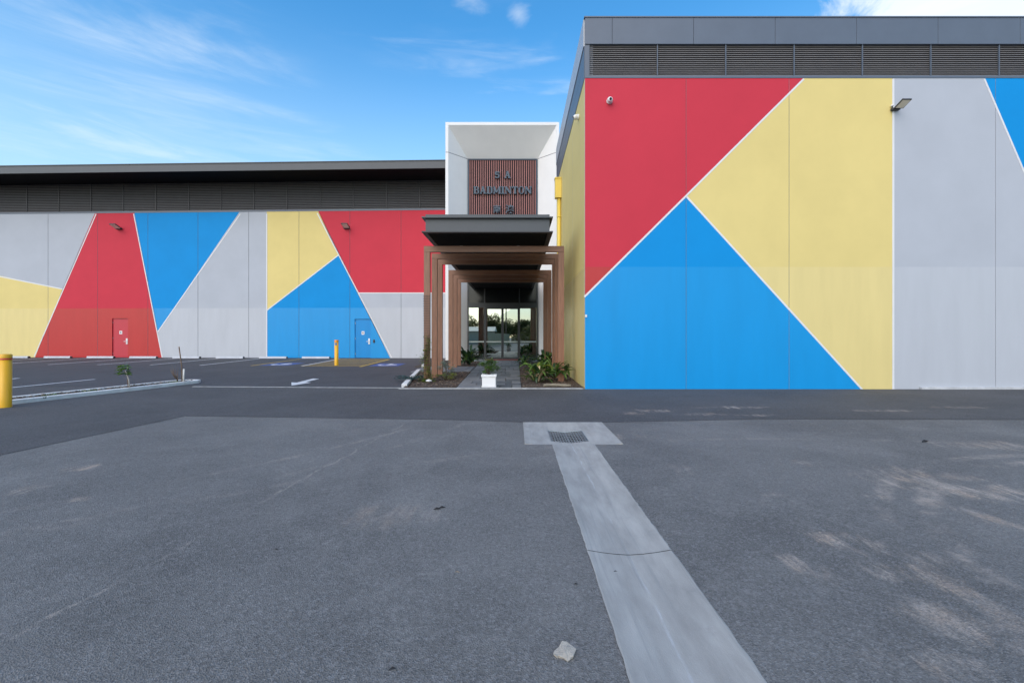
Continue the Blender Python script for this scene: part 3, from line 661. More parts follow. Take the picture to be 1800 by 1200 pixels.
# the hood slopes down from the front lip to the head of the sign
bk = [(bL, YB, ZJ + .008), (bR, YB, ZJ + .008)]
up.face([fo[0], fo[1], fi[1], fi[0]]); up.face([fo[1], fo[2], fi[2], fi[1]]); up.face([fo[2], fo[3], fi[3], fi[2]])
up.face([fi[1], fi[2], bk[1], bk[0]]); up.face([fi[0], fi[1], bk[0]]); up.face([fi[2], fi[3], bk[1]])
up.face([fo[0], fi[0], bk[0], (bL, YK, ZJ), (oL_, YK, zf + g_)]); up.face([fo[3], (oR_, YK, zf + g_), (bR, YK, ZJ), bk[1], fi[3]])
up.face([fo[1], (oL_, YK, oT), (oR_, YK, oT), fo[2]]); up.face([fo[0], (oL_, YK, zf + g_), (oL_, YK, oT), fo[1]]); up.face([fo[3], fo[2], (oR_, YK, oT), (oR_, YK, zf + g_)])
up.face([(oL_, YK, zf + g_), (oR_, YK, zf + g_), (oR_, YK, oT), (oL_, YK, oT)])
up.build('hood', M_white, tw, fix=False)
jn = MB()                             # recessed dark joint
for o, i_, b_ in ((oL_, iL, bL), (oR_, iR, bR)):
    s = 1 if o < 0 else -1
    jn.face([(o + s * .015, YF_ + .015, zf - .05), (i_, YF_ + .015, zf - .05), (i_, YF_ + .015, zf + .06), (o + s * .015, YF_ + .015, zf + .06)])
    jn.face([(i_ - s * .02, YF_ + .015, zf - .06), (b_ - s * .02, YB, ZJ - .08), (b_ - s * .02, YB, ZJ + .06), (i_ - s * .02, YF_ + .015, zf + .06)])
    jn.face([(o + s * .015, YF_ + .015, zf - .05), (o + s * .015, YK, zf - .05), (o + s * .015, YK, zf + .06), (o + s * .015, YF_ + .015, zf + .06)])
jn.build('shadow_joint', mat('joint_blue_grey', (0.05, 0.05, 0.10), .8), tw, fix=False)
MB().box(bL - .3, bR + .3, YB + .06, YB + .30, 4.62, bT).build('back_wall', M_signback, tw)

# glazed entrance
YG = 24.82
gm = bpy.data.materials.new('tinted_reflective_glass'); gm.use_nodes = True; t = gm.node_tree
for n in list(t.nodes): t.nodes.remove(n)
go = t.nodes.new('ShaderNodeOutputMaterial'); gmix = t.nodes.new('ShaderNodeMixShader'); gl = t.nodes.new('ShaderNodeBsdfGlossy'); tr = t.nodes.new('ShaderNodeBsdfTransparent')
gl.inputs['Color'].default_value = (0.60, 0.67, 0.63, 1); gl.inputs['Roughness'].default_value = 0.0; tr.inputs['Color'].default_value = (0.30, 0.34, 0.34, 1); gmix.inputs[0].default_value = 0.72
t.links.new(tr.outputs[0], gmix.inputs[1]); t.links.new(gl.outputs[0], gmix.inputs[2]); t.links.new(gmix.outputs[0], go.inputs['Surface'])
gx = [-2.64, -1.743, -0.765, 0.156, 1.115]; zt1, zt2, ZG = 2.84, 3.10, 4.60
ent = MB()
for x in (gx[0], gx[4]): ent.box(x - .035, x + .035, YG - .06, YG + .06, 0.02, ZG)
for x in (gx[1], gx[3]): ent.box(x - .035, x + .035, YG - .055, YG + .055, 0.02, ZG - .002)
ent.box(gx[0] + .036, gx[4] - .036, YG - .07, YG + .07, zt1, zt2)
ent.box(gx[0] + .036, gx[4] - .036, YG - .05, YG + .05, ZG - .07, ZG - .001); ent.box(gx[0] + .036, gx[1] - .036, YG - .05, YG + .05, 0.02, .12); ent.box(gx[3] + .036, gx[4] - .036, YG - .05, YG + .05, 0.02, .12)
eo = ent.build('glazing_frame', M_alu, tw)
M_darkpane = mat('dark_reflection_glass', (0.010, 0.012, 0.013), 0.12, spec=0.35)  # upper panes: the dark soffit's reflection is put into the glass colour
def pane(x0, x1, z0, z1, y, parent):
    p = MB().box(x0, x1, y - .005, y + .005, z0, z1).build('pane', gm if z0 < 2 else M_darkpane, parent)
    if z0 < 1: MB().box(x0 + .003, x1 - .003, y - .011, y - .0075, 0.955, 1.02).build('safety_strip', mat('frosted_strip', (0.36, 0.42, 0.40), .6), p)
for i in (0, 3): pane(gx[i] + .036, gx[i + 1] - .036, .121, zt1 - .001, YG + .01, eo)
for a, b in ((0, 1), (1, 3), (3, 4)): pane(gx[a] + .036, gx[b] - .036, zt2 + .001, ZG - .071, YG + .01, eo)
for a, b in ((gx[1] + .037, gx[2] - .004), (gx[2] + .004, gx[3] - .037)):
    d = MB()
    for x0, x1 in ((a, a + .06), (b - .06, b)): d.box(x0, x1, YG - .075, YG - .02, 0.03, zt1 - .004)
    d.box(a + .061, b - .061, YG - .075, YG - .02, 0.03, .14); d.box(a + .061, b - .061, YG - .075, YG - .02, zt1 - .08, zt1 - .004)
    dd = d.build('sliding_door', M_alu, tw); pane(a + .062, b - .062, .141, zt1 - .081, YG - .048, dd)
lob = MB(); lob.face([(bL, YB + .5, 0), (bR, YB + .5, 0), (bR, YB + .5, ZG + .01), (bL, YB + .5, ZG + .01)]) if False else None
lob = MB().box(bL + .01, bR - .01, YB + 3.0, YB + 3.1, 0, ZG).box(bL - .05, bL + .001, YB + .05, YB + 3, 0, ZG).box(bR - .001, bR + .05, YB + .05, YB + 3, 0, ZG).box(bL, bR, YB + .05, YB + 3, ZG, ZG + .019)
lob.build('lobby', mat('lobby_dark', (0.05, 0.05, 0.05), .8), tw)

# ------------------------------------------------------------------ slatted sign on the tower
sg = thing('slat_sign', 'vertical timber slat sign panel with slate lettering on the white tower', 'sign', ((bL + bR) / 2, YB, 4.7))
bkp = MB().box(bL + .012, bR - .012, YB + .02, YB + .058, 4.70, bT - .004).build('backing', M_signback, sg)
eg = MB()
for x in (bL + .012, bR - .072): eg.box(x, x + .06, YB - .06, YB + .019, 4.70, bT - .004)
eg.box(bL + .073, bR - .073, YB - .06, YB + .019, bT - .05, bT - .004); eg.build('edge_trim', M_letter, sg)
ns = 31; sx0, sx1 = bL + .13, bR - .13
sm = MB().box(-.024, .024, -.02, .019, 4.72, bT - .06); sme = sm.data('slat'); sme.materials.append(M_slat)
for i in range(ns): piece('slat', sme, sg, (sx0 + (sx1 - sx0) * i / (ns - 1), YB, 0))
YLt = YB - .11
def seg(mb, ox, oz, s, x0, z0, x1, z1, th):
    a, b = Vector((ox + x0 * s, oz + z0 * s)), Vector((ox + x1 * s, oz + z1 * s)); d = (b - a).normalized(); n = Vector((-d.y, d.x)) * th * s / 2
    q = [a + n, a - n, b - n, b + n]; k = random.uniform(0, .004)
    f = [(p.x, YLt - .03 - k, p.y) for p in q]; r = [(p.x, YLt + .06, p.y) for p in q]
    mb.face(f)
    for i in range(4): mb.face([f[i], f[(i + 1) % 4], r[(i + 1) % 4], r[i]])
T, t2, se = .26, .12, .10
GLY = {  # slab serif letter strokes in a box one unit high: (x0, z0, x1, z1, thickness)
 'S': [(.62, .84, .10, .84, .16), (.14, .84, .14, .55, .2), (.10, .52, .62, .52, .16), (.58, .5, .58, .16, .2), (.08, .10, .62, .10, .16), (.10, .08, .10, .30, .1), (.62, .70, .62, .92, .1)],
 'A': [(.14, .05, .40, 1.0, .14), (.40, 1.0, .70, .05, .24), (.22, .34, .62, .34, t2), (0, .05, .30, .05, se), (.50, .05, .90, .05, se)],
 'B': [(.18, 0, .18, 1, T), (0, .95, .55, .95, se), (0, .05, .58, .05, se), (.2, .52, .56, .52, se), (.60, .92, .60, .55, .2), (.64, .50, .64, .08, .22)],
 'D': [(.18, 0, .18, 1, T), (0, .95, .58, .95, se), (0, .05, .58, .05, se), (.66, .85, .66, .15, .24), (.52, .95, .68, .82, se), (.52, .05, .68, .18, se)],
 'M': [(.14, 0, .14, 1, .14), (.86, 0, .86, 1, T), (.12, .98, .46, .18, .2), (.46, .18, .84, .98, .12), (0, .05, .28, .05, se), (.68, .05, 1.04, .05, se), (0, .95, .2, .95, se), (.8, .95, 1.04, .95, se)],
 'I': [(.22, 0, .22, 1, T), (0, .95, .44, .95, se), (0, .05, .44, .05, se)],
 'N': [(.14, 0, .14, 1, .13), (.78, 0, .78, 1, .13), (.12, .98, .78, .06, .24), (0, .05, .28, .05, se), (0, .95, .22, .95, se), (.64, .95, .92, .95, se)],
 'T': [(.40, 0, .40, 1, T), (.02, .94, .78, .94, .13), (.05, .92, .05, .72, .09), (.75, .92, .75, .72, .09), (.22, .05, .58, .05, se)],
 'O': [(.15, .80, .15, .20, .24), (.69, .80, .69, .20, .24), (.16, .84, .34, .96, .12), (.30, .95, .54, .95, .11), (.50, .96, .68, .84, .12), (.16, .16, .34, .04, .12), (.30, .05, .54, .05, .11), (.50, .04, .68, .16, .12)]}
WID = {'S': .72, 'A': .90, 'B': .78, 'D': .82, 'M': 1.04, 'I': .44, 'N': .92, 'T': .80, 'O': .84}
def lettering(word, xl, xr, y0, y1, gap=None):
    a, b = P(xl, y1, YLt), P(xr, y0, YLt); s = b.z - a.z; tot = sum(WID[c] for c in word) * s
    gp = (b.x - a.x - tot) / max(1, len(word) - 1); x = a.x
    for c in word:
        mb = MB()
        for q in GLY[c]: seg(mb, x, a.z, s, *q)
        mb.build('letter', M_letter, sg); x += WID[c] * s + gp
lettering('SA', 869.5, 898, 301, 313.5); lettering('BADMINTON', 832.5, 934.5, 328, 341)
def glyph(ch, xl, xr, y0, y1):
    cu = bpy.data.curves.new('letter', 'FONT'); cu.body = ch; cu.extrude = 0.09; cu.offset = 0.012
    o = bpy.data.objects.new('tmp', cu); C.objects.link(o); bpy.context.view_layer.update()
    me = bpy.data.meshes.new_from_object(o.evaluated_get(bpy.context.evaluated_depsgraph_get())); bpy.data.objects.remove(o)
    if not me.vertices: return
    xs_ = [v.co.x for v in me.vertices]; ys_ = [v.co.y for v in me.vertices]; a, b = P(xl, y1, YLt), P(xr, y0, YLt)
    fx = (b.x - a.x) / (max(xs_) - min(xs_)); fz = (b.z - a.z) / (max(ys_) - min(ys_)); base = sg.location
    for v in me.vertices:
        v.co = Vector((a.x + (v.co.x - min(xs_)) * fx, YLt - v.co.z * .4, a.z + (v.co.y - min(ys_)) * fz)) - base
    me.materials.clear(); me.materials.append(M_letter)
    n = bpy.data.objects.new('letter', me); C.objects.link(n); n.parent = sg
glyph('南', 867, 880, 360.5, 375); glyph('澳', 888.5, 903.5, 360, 375.5)

# ------------------------------------------------------------------ canopy over the entrance
YC = 11.5
cx0, cx1 = P(748, 400, YC).x, P(966, 400, YC).x
cn = thing('entrance_canopy', 'charcoal flat canopy with double flanged edge above the brown frames', 'canopy', ((cx0 + cx1) / 2, YC, 3.86))
YCB = 24.7; zb, zl, zu, zc_ = 3.87, 3.90, 4.235, 4.34
MB().box(cx0, cx1, YC, YCB, zl + .001, zu - .001).build('fascia', M_canopy, cn)
MB().box(cx0 - .08, cx1 + .08, YC - .10, YCB, zu, zu + .03).build('upper_flange', M_canopy, cn)
MB().box(cx0, cx1, YC - .0, YCB, zu + .031, zc_).build('upstand', M_canopy, cn)
lf = MB().box(cx0 - .08, cx1 + .08, YC - .10, YC + .04, zb, zl).box(cx0 - .08, cx0 + .04, YC + .041, YCB, zb, zl).box(cx1 - .04, cx1 + .08, YC + .041, YCB, zb, zl)
lf.build('lower_flange', M_dark, cn)
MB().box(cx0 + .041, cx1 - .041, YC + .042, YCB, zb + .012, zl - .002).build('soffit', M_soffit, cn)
for x, y in ((-1.60, 15.9), (0.05, 15.9), (-1.60, 21.5), (0.05, 21.5), (-1.6, 13.2), (0.05, 13.2)):
    dl = MB().lathe((x, y, zb - .004), [(.055, .016), (.06, 0.0), (.045, -.001), (.04, .006)], 14).build('downlight', M_plastic, cn)

# ------------------------------------------------------------------ brown portal frames
fy = [12.42, 13.55, 14.52, 16.9, 18.1, 19.32]
fl = ['brown portal frame nearest the driveway, with a climber on its post', 'second brown portal frame from the driveway', 'third brown portal frame, hindmost of the front three',
      'fourth brown portal frame, first of the rear three', 'fifth brown portal frame from the driveway', 'rearmost brown portal frame, closest to the glass doors']
FX0, FX1, FZ, FW, FD = -2.53, 1.30, 3.73, 0.163, 0.11
def frame(y, label):
    o = thing('portal_frame', label, 'portal frame', ((FX0 + FX1) / 2, y, 0), 'brown portal frames over the entrance path')
    for a, b in ((FX0, FX0 + FW), (FX1 - FW, FX1)): MB().box(a, b, y, y + FD, 0, FZ - FW - .0015).build('post', M_brown, o, bevel=.004)
    MB().box(FX0, FX1, y, y + FD, FZ - FW, FZ).build('beam', M_brownh, o, bevel=.004)
    return o
frames = []
for i, y in enumerate(fy):
    if i == 0: frames.append(frame(y, fl[0]))
    else:
        c = copy_tree(frames[0]); c.location.y = y; c['label'] = fl[i]; frames.append(c)
wr = MB()                            # wire guard round the first post, for the climber
for k in range(46):
    z = 0.30 + k * .046
    wr.box(FX0 - .022, FX0 + FW + .006, fy[0] - .014, fy[0] - .006, z, z + .010)
    wr.box(FX0 - .022, FX0 - .014, fy[0] - .0055, fy[0] + FD + .02, z, z + .010)
tag(wr.build('wire_guard', M_dark, frames[0]), kind='stuff')

# ------------------------------------------------------------------ things fixed to the walls
YD = 16.6
dp = thing('downpipe', 'yellow downpipe with square rainhead at the back end of the side wall', 'downpipe', (1.56, YD, 0))
rz0, rz1 = P(980, 349, YD).z, P(980, 316, YD).z
MB().box(1.40, 1.628, YD - .13, YD + .13, rz0, rz1).box(1.385, 1.628, YD - .145, YD + .145, rz1 + .001, rz1 + .05).build('rainhead', M_yellowpipe, dp, bevel=.01)
pcx = 1.55
MB().tube([(pcx, YD, 0), (pcx, YD, rz0 + .02)], .070, 14).build('pipe', M_yellowpipe, dp)
cl = MB()
for z in (2.0, 4.2, 5.6): cl.lathe((pcx, YD, z), [(.070, 0), (.080, 0), (.080, .05), (.070, .05)], 14)
cl.build('pipe_clip', M_yellowpipe, dp)

def dome_camera(loc, n, label):
    n = Vector(n); o = thing('security_camera', label, 'camera', loc, 'white security cameras on the hall'); c = Vector(loc)
    up_ = Vector((0, 0, 1)); side = n.cross(up_)
    MB().tube([c, c + n * .05], .07, 16).build('mount', M_plastic, o)
    b = MB(); rings = []
    cc = c + n * .09
    for i in range(7):
        a = math.pi * i / 6; rings.append((cc + n * (.065 * math.cos(a)) - up_ * .02 * math.cos(a), max(.003, .068 * math.sin(a))))
    b.tube([r[0] for r in rings], [r[1] for r in rings], 14); b.build('housing', M_plastic, o)
    MB().tube([cc + n * .055 - up_ * .005, cc + n * .072 - up_ * .012], .030, 12).build('lens', M_black, o)
p = P(1071, 179, YR); dome_camera((p.x, YR, p.z), (0, -1, 0), 'white turret camera high on the red wall block')
p = P(1018, 206, 11.85); dome_camera((1.63, 11.85, p.z), (-1, 0, 0), 'white turret camera high on the yellow side wall')
mb = MB().box(1.63 - .001 + .004, 1.63 + .05, YR - .03, YR - .001, 1.72, 1.78); s_ = mb.build('wall_sensor', M_plastic, bevel=.006); tag(s_, 'tiny white sensor on the corner edge of the blue block', 'sensor')

def flood(wall, x, y, label, k=1.0):
    u, z = wall.px(x, y); base = wall.W(u, z, 0); o = thing('flood_light', label, 'lamp', base, 'flood lights on the painted walls')
    Z = Vector((0, 0, 1)) * k; U, n = wall.U * k, wall.n * k
    MB().obox(base + n * .02, U * .07, n * .02, Z * .05).build('wall_plate', M_dark, o)
    MB().obox(base + n * .07 - Z * .02, U * .13, n * .05, Z * .035).obox(base + n * .045 + U * .11, U * .012, n * .045, Z * .03).build('driver_box', M_dark, o, bevel=.008)
    tilt = (n * .93 + Z * .36).normalized() * k; nz = U.cross(tilt).normalized() * k; nz = nz if nz.z > 0 else -nz
    hc = base + n * .30 + Z * .05 + U * .05
    MB().obox(hc, U * .15, tilt * .18, nz * .022).build('head', M_dark, o, bevel=.006)
    MB().obox(hc - nz * .0235, U * .128, tilt * .150, nz * .003).build('lens', M_lens, o)
    MB().tube([base + n * .05 + U * -.08, base + n * .06 + U * -.10 + Z * .08], .012, 6).build('sensor_stem', M_dark, o)
    s = MB(); c = base + n * .06 - U * .10 + Z * .10
    s.tube([c + Z * (.032 * math.cos(math.pi * i / 6)) for i in range(7)], [max(.003, .034 * math.sin(math.pi * i / 6)) for i in range(7)], 10); s.build('sensor', M_plastic, o)
flood(WR, 1571, 193, 'flood light on the white line between yellow and grey blocks', .72)
flood(WL, 211, 402, 'flood light above the red door of the long hall', 1.25)
flood(WL, 610, 401, 'flood light on the red block beside the entrance frames', 1.25)

# ------------------------------------------------------------------ car park furniture
def wheelstop(i, x, label, first=[None]):
    u, z = pl(x, 600); c = WL.W(u, 0, 0.75)
    if first[0] is None:
        o = thing('wheel_stop', label, 'wheel stop', c, 'concrete wheel stops along the long hall')
        b = MB(); pr_ = [(-.09, 0), (.09, 0), (.06, .11), (-.06, .11)]; ln = .80
        A = [c + dL * -ln + Vector((0, q[0], q[1] + ZC)) for q in pr_]; B = [c + dL * ln + Vector((0, q[0], q[1] + ZC)) for q in pr_]
        for k in range(4): b.face([A[k], A[(k + 1) % 4], B[(k + 1) % 4], B[k]])
        b.face(A); b.face(B); b.build('bar', mat('wheel_stop_concrete', (.50, .52, .56), .8, var=.1), o, bevel=.012)
        e = MB().obox(c + dL * (ln + .012) + Vector((0, 0, .05 + ZC)), dL * .011, Vector((0, .07, 0)), Vector((0, 0, .045))); e.build('end_cap', M_dark, o)
        first[0] = o; return o
    o = copy_tree(first[0]); o.location = c; o['label'] = label; return o
names = ['leftmost', 'second', 'third', 'fourth', 'fifth', 'sixth', 'seventh', 'eighth']
wsl = ['pale wheel stop at the yellow wall block, leftmost of the row', 'pale wheel stop at the left half of the red wall block', 'pale wheel stop at the foot of the red door', 'pale wheel stop where the red block meets grey',
       'pale wheel stop at grey wall, left of two before the grey blocks end', 'pale wheel stop at grey wall, last before the blue block', 'pale wheel stop at the left end of the blue wall block', 'pale wheel stop behind the yellow bollard at the blue block']
for i, x in enumerate((52.5, 124.5, 198, 271, 344.5, 419, 493, 566)): wheelstop(i, x, wsl[i])

def bollard(c, r, h, label, sign):
    o = thing('bollard', label, 'bollard', c, 'yellow bollards in the car park')
    MB().lathe(c, [(r, 0), (r, h - .10)], 24).build('post', M_bol, o)
    MB().lathe(Vector(c) + Vector((0, 0, h - .099)), [(r + .003, 0), (r + .003, .028)], 24).build('reflective_band', M_bolr if not sign else M_bolo, o)
    MB().lathe(Vector(c) + Vector((0, 0, h - .070)), [(r + .004, 0), (r + .004, .058), (r - .01, .070), (.01, .074)], 24).build('cap', M_bolo if sign else M_bol, o)
    if sign:
        a = MB(); n = 8
        for lay, (w0, z0, z1, e) in enumerate(((R(70), h - .24, h - .12, .004),)):
            for k in range(n):
                t0 = -math.pi / 2 - w0 / 2 + w0 * k / n; t1 = t0 + w0 / n; rr = r + e
                a.face([(c[0] + rr * math.cos(t0), c[1] + rr * math.sin(t0), z0), (c[0] + rr * math.cos(t1), c[1] + rr * math.sin(t1), z0), (c[0] + rr * math.cos(t1), c[1] + rr * math.sin(t1), z1), (c[0] + rr * math.cos(t0), c[1] + rr * math.sin(t0), z1)], 0 if k in (0, n - 1) else 1)
        lb = a.build('access_label', [M_plastic, mat('label_blue', (.03, .06, .20), .4)], o)
        s = MB(); y = c[1] - r - .007; zc2 = h - .18
        for q in ((-.022, .0, -.008, .045), (-.022, -.03, .018, -.018), (.010, -.045, .022, -.018), (-.020, .05, -.006, .058)): s.box(c[0] + q[0], c[0] + q[2], y - .002, y + .003, zc2 + q[1], zc2 + q[3])
        s.build('figure', M_plastic, lb)
g_ = G(9, 716); bollard((g_.x, g_.y, 0), .086, .945, 'large yellow bollard at the left edge beside the planted island', False)
g_ = G(591.5, 642.2); bollard((g_.x, g_.y, 0), .085, 1.12, 'slim yellow bollard with access label in the hatched space', True)

# planted island with kerb
isl_r = [(-9.95, 5.0), (-9.30, 8.40), (-8.85, 10.6), (-8.62, 11.9)]; isl_l = [(-10.55, 5.2), (-9.95, 8.75), (-9.50, 10.9), (-9.30, 12.05)]
tip = [(-8.56, 12.25), (-8.66, 12.48), (-8.95, 12.55), (-9.18, 12.40)]
outer = isl_r + tip + isl_l[::-1]
cen = [sum(p[0] for p in outer) / len(outer), sum(p[1] for p in outer) / len(outer)]
def inset(poly, d):
    o = []; n = len(poly)
    for i in range(n):
        a, b, c = Vector(poly[i - 1]), Vector(poly[i]), Vector(poly[(i + 1) % n])
        n1 = (b - a).normalized(); n2 = (c - b).normalized(); nn = (Vector((-n1.y, n1.x)) + Vector((-n2.y, n2.x))).normalized(); o.append(b + nn * d)
    return o
inn = inset(outer, .13)
kb = MB(); n = len(outer); KH = .085
for i in range(n):
    j = (i + 1) % n; a, b, c_, d_ = outer[i], outer[j], inn[j], inn[i]
    kb.face([(a[0], a[1], 0), (b[0], b[1], 0), (b[0], b[1], KH), (a[0], a[1], KH)]); kb.face([(a[0], a[1], KH), (b[0], b[1], KH), (c_[0], c_[1], KH), (d_[0], d_[1], KH)]); kb.face([(d_[0], d_[1], KH), (c_[0], c_[1], KH), (c_[0], c_[1], 0), (d_[0], d_[1], 0)])
tag(kb.build('island_kerb', M_kerb, bevel=.012), kind='structure')
M_soil = mat('mulch_soil', (0.075, 0.055, 0.042), 0.95, var=0.4, vscale=18, bump=0.8, bscale=60)
tag(MB().face([(p.x, p.y, KH - .03) for p in inn]).build('island_soil', M_soil), kind='structure')

def inside(poly, x, y):
    r_ = False
    for i in range(len(poly)):
        a, b = poly[i - 1], poly[i]
        if (a[1] > y) != (b[1] > y) and x < (b[0] - a[0]) * (y - a[1]) / (b[1] - a[1]) + a[0]: r_ = not r_
    return r_
def chips(polys, z, n, size, name, label, mats):
    mb = MB(); cnt = 0
    while cnt < n:
        po = random.choice(polys); xs_ = [p[0] for p in po]; ys_ = [p[1] for p in po]
        x, y = random.uniform(min(xs_), max(xs_)), random.uniform(min(ys_), max(ys_))
        if not inside(po, x, y): continue
        cnt += 1
        s = size * random.uniform(.5, 1.4); a = random.uniform(0, 6.3); q = Matrix.Rotation(a, 3, 'Z') @ Matrix.Rotation(random.uniform(-.7, .7), 3, 'X')
        c = Vector((x, y, z + random.uniform(0, .02)))
        vs_ = [c + q @ Vector(v) for v in ((-s, -s * .35, 0), (s, -s * .3, 0), (s * .9, s * .35, 0), (-s * .9, s * .3, 0), (0, 0, s * .35))]
        mb.mesh(vs_, [(0, 1, 4), (1, 2, 4), (2, 3, 4), (3, 0, 4)], random.randrange(len(mats)))
    return tag(mb.build(name, mats, fix=False), label, 'mulch', kind='stuff')
M_c1 = mat('chip_brown', (0.085, 0.052, 0.036), .9); M_c2 = mat('chip_dark', (0.04, 0.03, 0.025), .9); M_c3 = mat('chip_pale', (0.20, 0.15, 0.11), .9)
chips([[tuple(p) for p in inn]], KH - .02, 900, .028, 'mulch', 'bark mulch in the narrow kerbed island', [M_c1, M_c2, M_c3, M_c2])
M_grassb = leafmat('weed', (0.07, 0.13, 0.03))
def tuft(mb, c, n, h, spread, m=0, wd=.012):
    for _ in range(n):
        a = random.uniform(0, 6.28); l = h * random.uniform(.5, 1.1); d = Vector((math.cos(a), math.sin(a), 0)); b = Vector(c) + Vector((random.gauss(0, spread), random.gauss(0, spread), 0)); s = Vector((-d.y, d.x, 0)) * wd
        mb.face([b - s, b + s, b + d * l * .4 + Vector((0, 0, l))], m)
tf = MB()
for px_, py_ in ((85, 696), (95, 694), (100, 693.5), (160, 687), (168, 686), (306, 671.5), (312, 671), (316, 671)):
    gp = G(px_, py_, KH); tuft(tf, (gp.x - .08, gp.y, KH - .03), 24, .06, .07)
tag(tf.build('weed_tufts', M_grassb, fix=False), 'low green weeds growing in the island mulch', 'weeds', kind='stuff')

# ------------------------------------------------------------------ plants
def leafmesh(name, ln, wd, curl, m, segs=5, fold=.25):
    mb = MB(); vs_ = []
    x = z = 0.0; ang = R(70)
    for i in range(segs + 1):
        t = i / segs; wv = wd * (math.sin(math.pi * min(1, .12 + t * .88)) ** .7) * (1 if t < 1 else .05)
        vs_ += [(x, -wv / 2, z + wv * fold), (x, 0, z), (x, wv / 2, z + wv * fold)]
        ang -= curl / segs; x += ln / segs * math.cos(ang); z += ln / segs * math.sin(ang)
    fs = []
    for i in range(segs):
        for k in (0, 1): fs.append((i * 3 + k, i * 3 + k + 1, i * 3 + k + 4, i * 3 + k + 3))
    mb.mesh(vs_, fs, 0, True); me = mb.data(name); me.materials.append(m); return me
LF = {k: [leafmesh('leaf', .50, .085, c, m) for c in (R(60), R(95), R(130))] for k, m in (('g', M_leaf), ('d', M_leafd), ('y', M_leafy), ('p', M_leafp))}
def clump(name, label, c, w_, h, kinds, n, cat='plant', group=None, stems=True, lean=.5):
    o = thing(name, label, cat, c, group); sb_ = MB()
    for k in range(n):
        a = random.uniform(0, 6.283); r_ = random.uniform(0, .40) * w_; z = random.uniform(.02, .55) * h
        rise = random.uniform(-.5, .35)
        q = piece('leaf', random.choice(LF[random.choice(kinds)]), o, Vector(c) + Vector((r_ * math.cos(a) * .7, r_ * math.sin(a) * .7, z)), (random.uniform(-.25, .25), rise * lean * 2, a + random.uniform(-.6, .6)), None)
        s = h / .62 * random.uniform(.65, 1.1); q.scale = (s, s * random.uniform(.8, 1.2), s)
    if stems:
        for k in range(7):
            a = random.uniform(0, 6.28); sb_.tube([Vector(c), Vector(c) + Vector((math.cos(a) * w_ * .15, math.sin(a) * w_ * .15, h * .35)), Vector(c) + Vector((math.cos(a) * w_ * .3, math.sin(a) * w_ * .3, h * .6))], [.014, .011, .006], 5)
        sb_.build('stem', M_bark, o)
    return o
def shrub(name, label, c, w_, d_, h, m, n, leaf=.05, cat='plant', z0=.15, narrow=False, twig=M_bark, parentless=True):
    c = Vector(c); o = thing(name, label, cat, c); mb = MB(); st = MB()
    cl_ = [(Vector((random.uniform(-.5, .5) * w_, random.uniform(-.5, .5) * d_, h * random.uniform(z0, .95)))) for _ in range(14)]
    for q in cl_[:9]: st.tube([c, c + Vector((q.x * .5, q.y * .5, q.z * .6)), c + q], [.010, .007, .003], 4)
    for _ in range(n):
        q = random.choice(cl_) + Vector((random.gauss(0, .10) * w_, random.gauss(0, .10) * d_, random.gauss(0, .07) * h)); q.z = max(.02, q.z)
        a = random.uniform(0, 6.28); e = random.uniform(-.3, .9); d = Vector((math.cos(a) * math.cos(e), math.sin(a) * math.cos(e), math.sin(e))); s = d.cross(Vector((0, 0, 1))).normalized() * leaf * .27
        l = leaf * random.uniform(.7, 1.3); p0 = c + q
        mb.mesh([p0, p0 + d * l * .5 + s, p0 + d * l - Vector((0, 0, l * .12)), p0 + d * l * .5 - s], [(0, 1, 2, 3)])
    st.build('stem', twig, o); mb.build('foliage', m, o, fix=False); return o

# ------------------------------------------------------------------ entrance garden and path
ZB = 0.035
def pathL(y): return -1.46 - (y - 10.9) * .028
bedFL = [(k0.x + .10, 10.93), (pathL(10.93) - .005, 10.93), (pathL(15.85) - .005, 15.85), (k0.x + (k1.x - k0.x) * .62 + .12, 15.85)]
bedRL = [(-2.75, 18.75), (pathL(18.75) - .005, 18.75), (pathL(22.3) - .005, 22.3), (-2.72, 23.7), (-3.4, 23.7), (-3.4, 18.75)]
bedR = [(.125, 10.93), (1.615, 10.93), (1.615, 18.4), (1.615, 22.2), (.125, 22.2)]
bedFR = [(-4.2, 18.75), (-3.42, 18.75), (-3.42, 23.7), (-4.4, 23.7)]
for nm, po in (('garden_bed', bedFL), ('garden_bed', bedRL), ('garden_bed', bedR), ('garden_bed', bedFR)):
    tag(MB().prism(po, 0.0, ZB).build(nm, M_soil), kind='structure')
chips([bedFL, bedFL, bedR, bedR, bedRL], ZB, 5200, .026, 'mulch', 'dark bark mulch in the beds beside the entrance path', [M_c1, M_c2, M_c1, M_c3])
tag(MB().box(k0.x, 1.60, 10.86, 10.925, 0, .03).build('path_edging', M_edge, bevel=.008), kind='structure')
kd = (k1 - k0).normalized(); kn = Vector((kd.y, -kd.x, 0))
kk = MB(); a, b = k0, k0 + kd * 5.2
kk.prism([a + Vector((0, .04, 0)), a + kn * .13 + Vector((0, .07, 0)), b + kn * .13, b], 0, .10)
tag(kk.build('bed_kerb', M_kerb, bevel=.012), kind='structure')
a, b = k0 + kd * 7.7, k0 + kd * 11
tag(MB().prism([a, a + kn * .13, b + kn * .13, b], 0, .10).build('bed_kerb', M_kerb, bevel=.012), kind='structure')

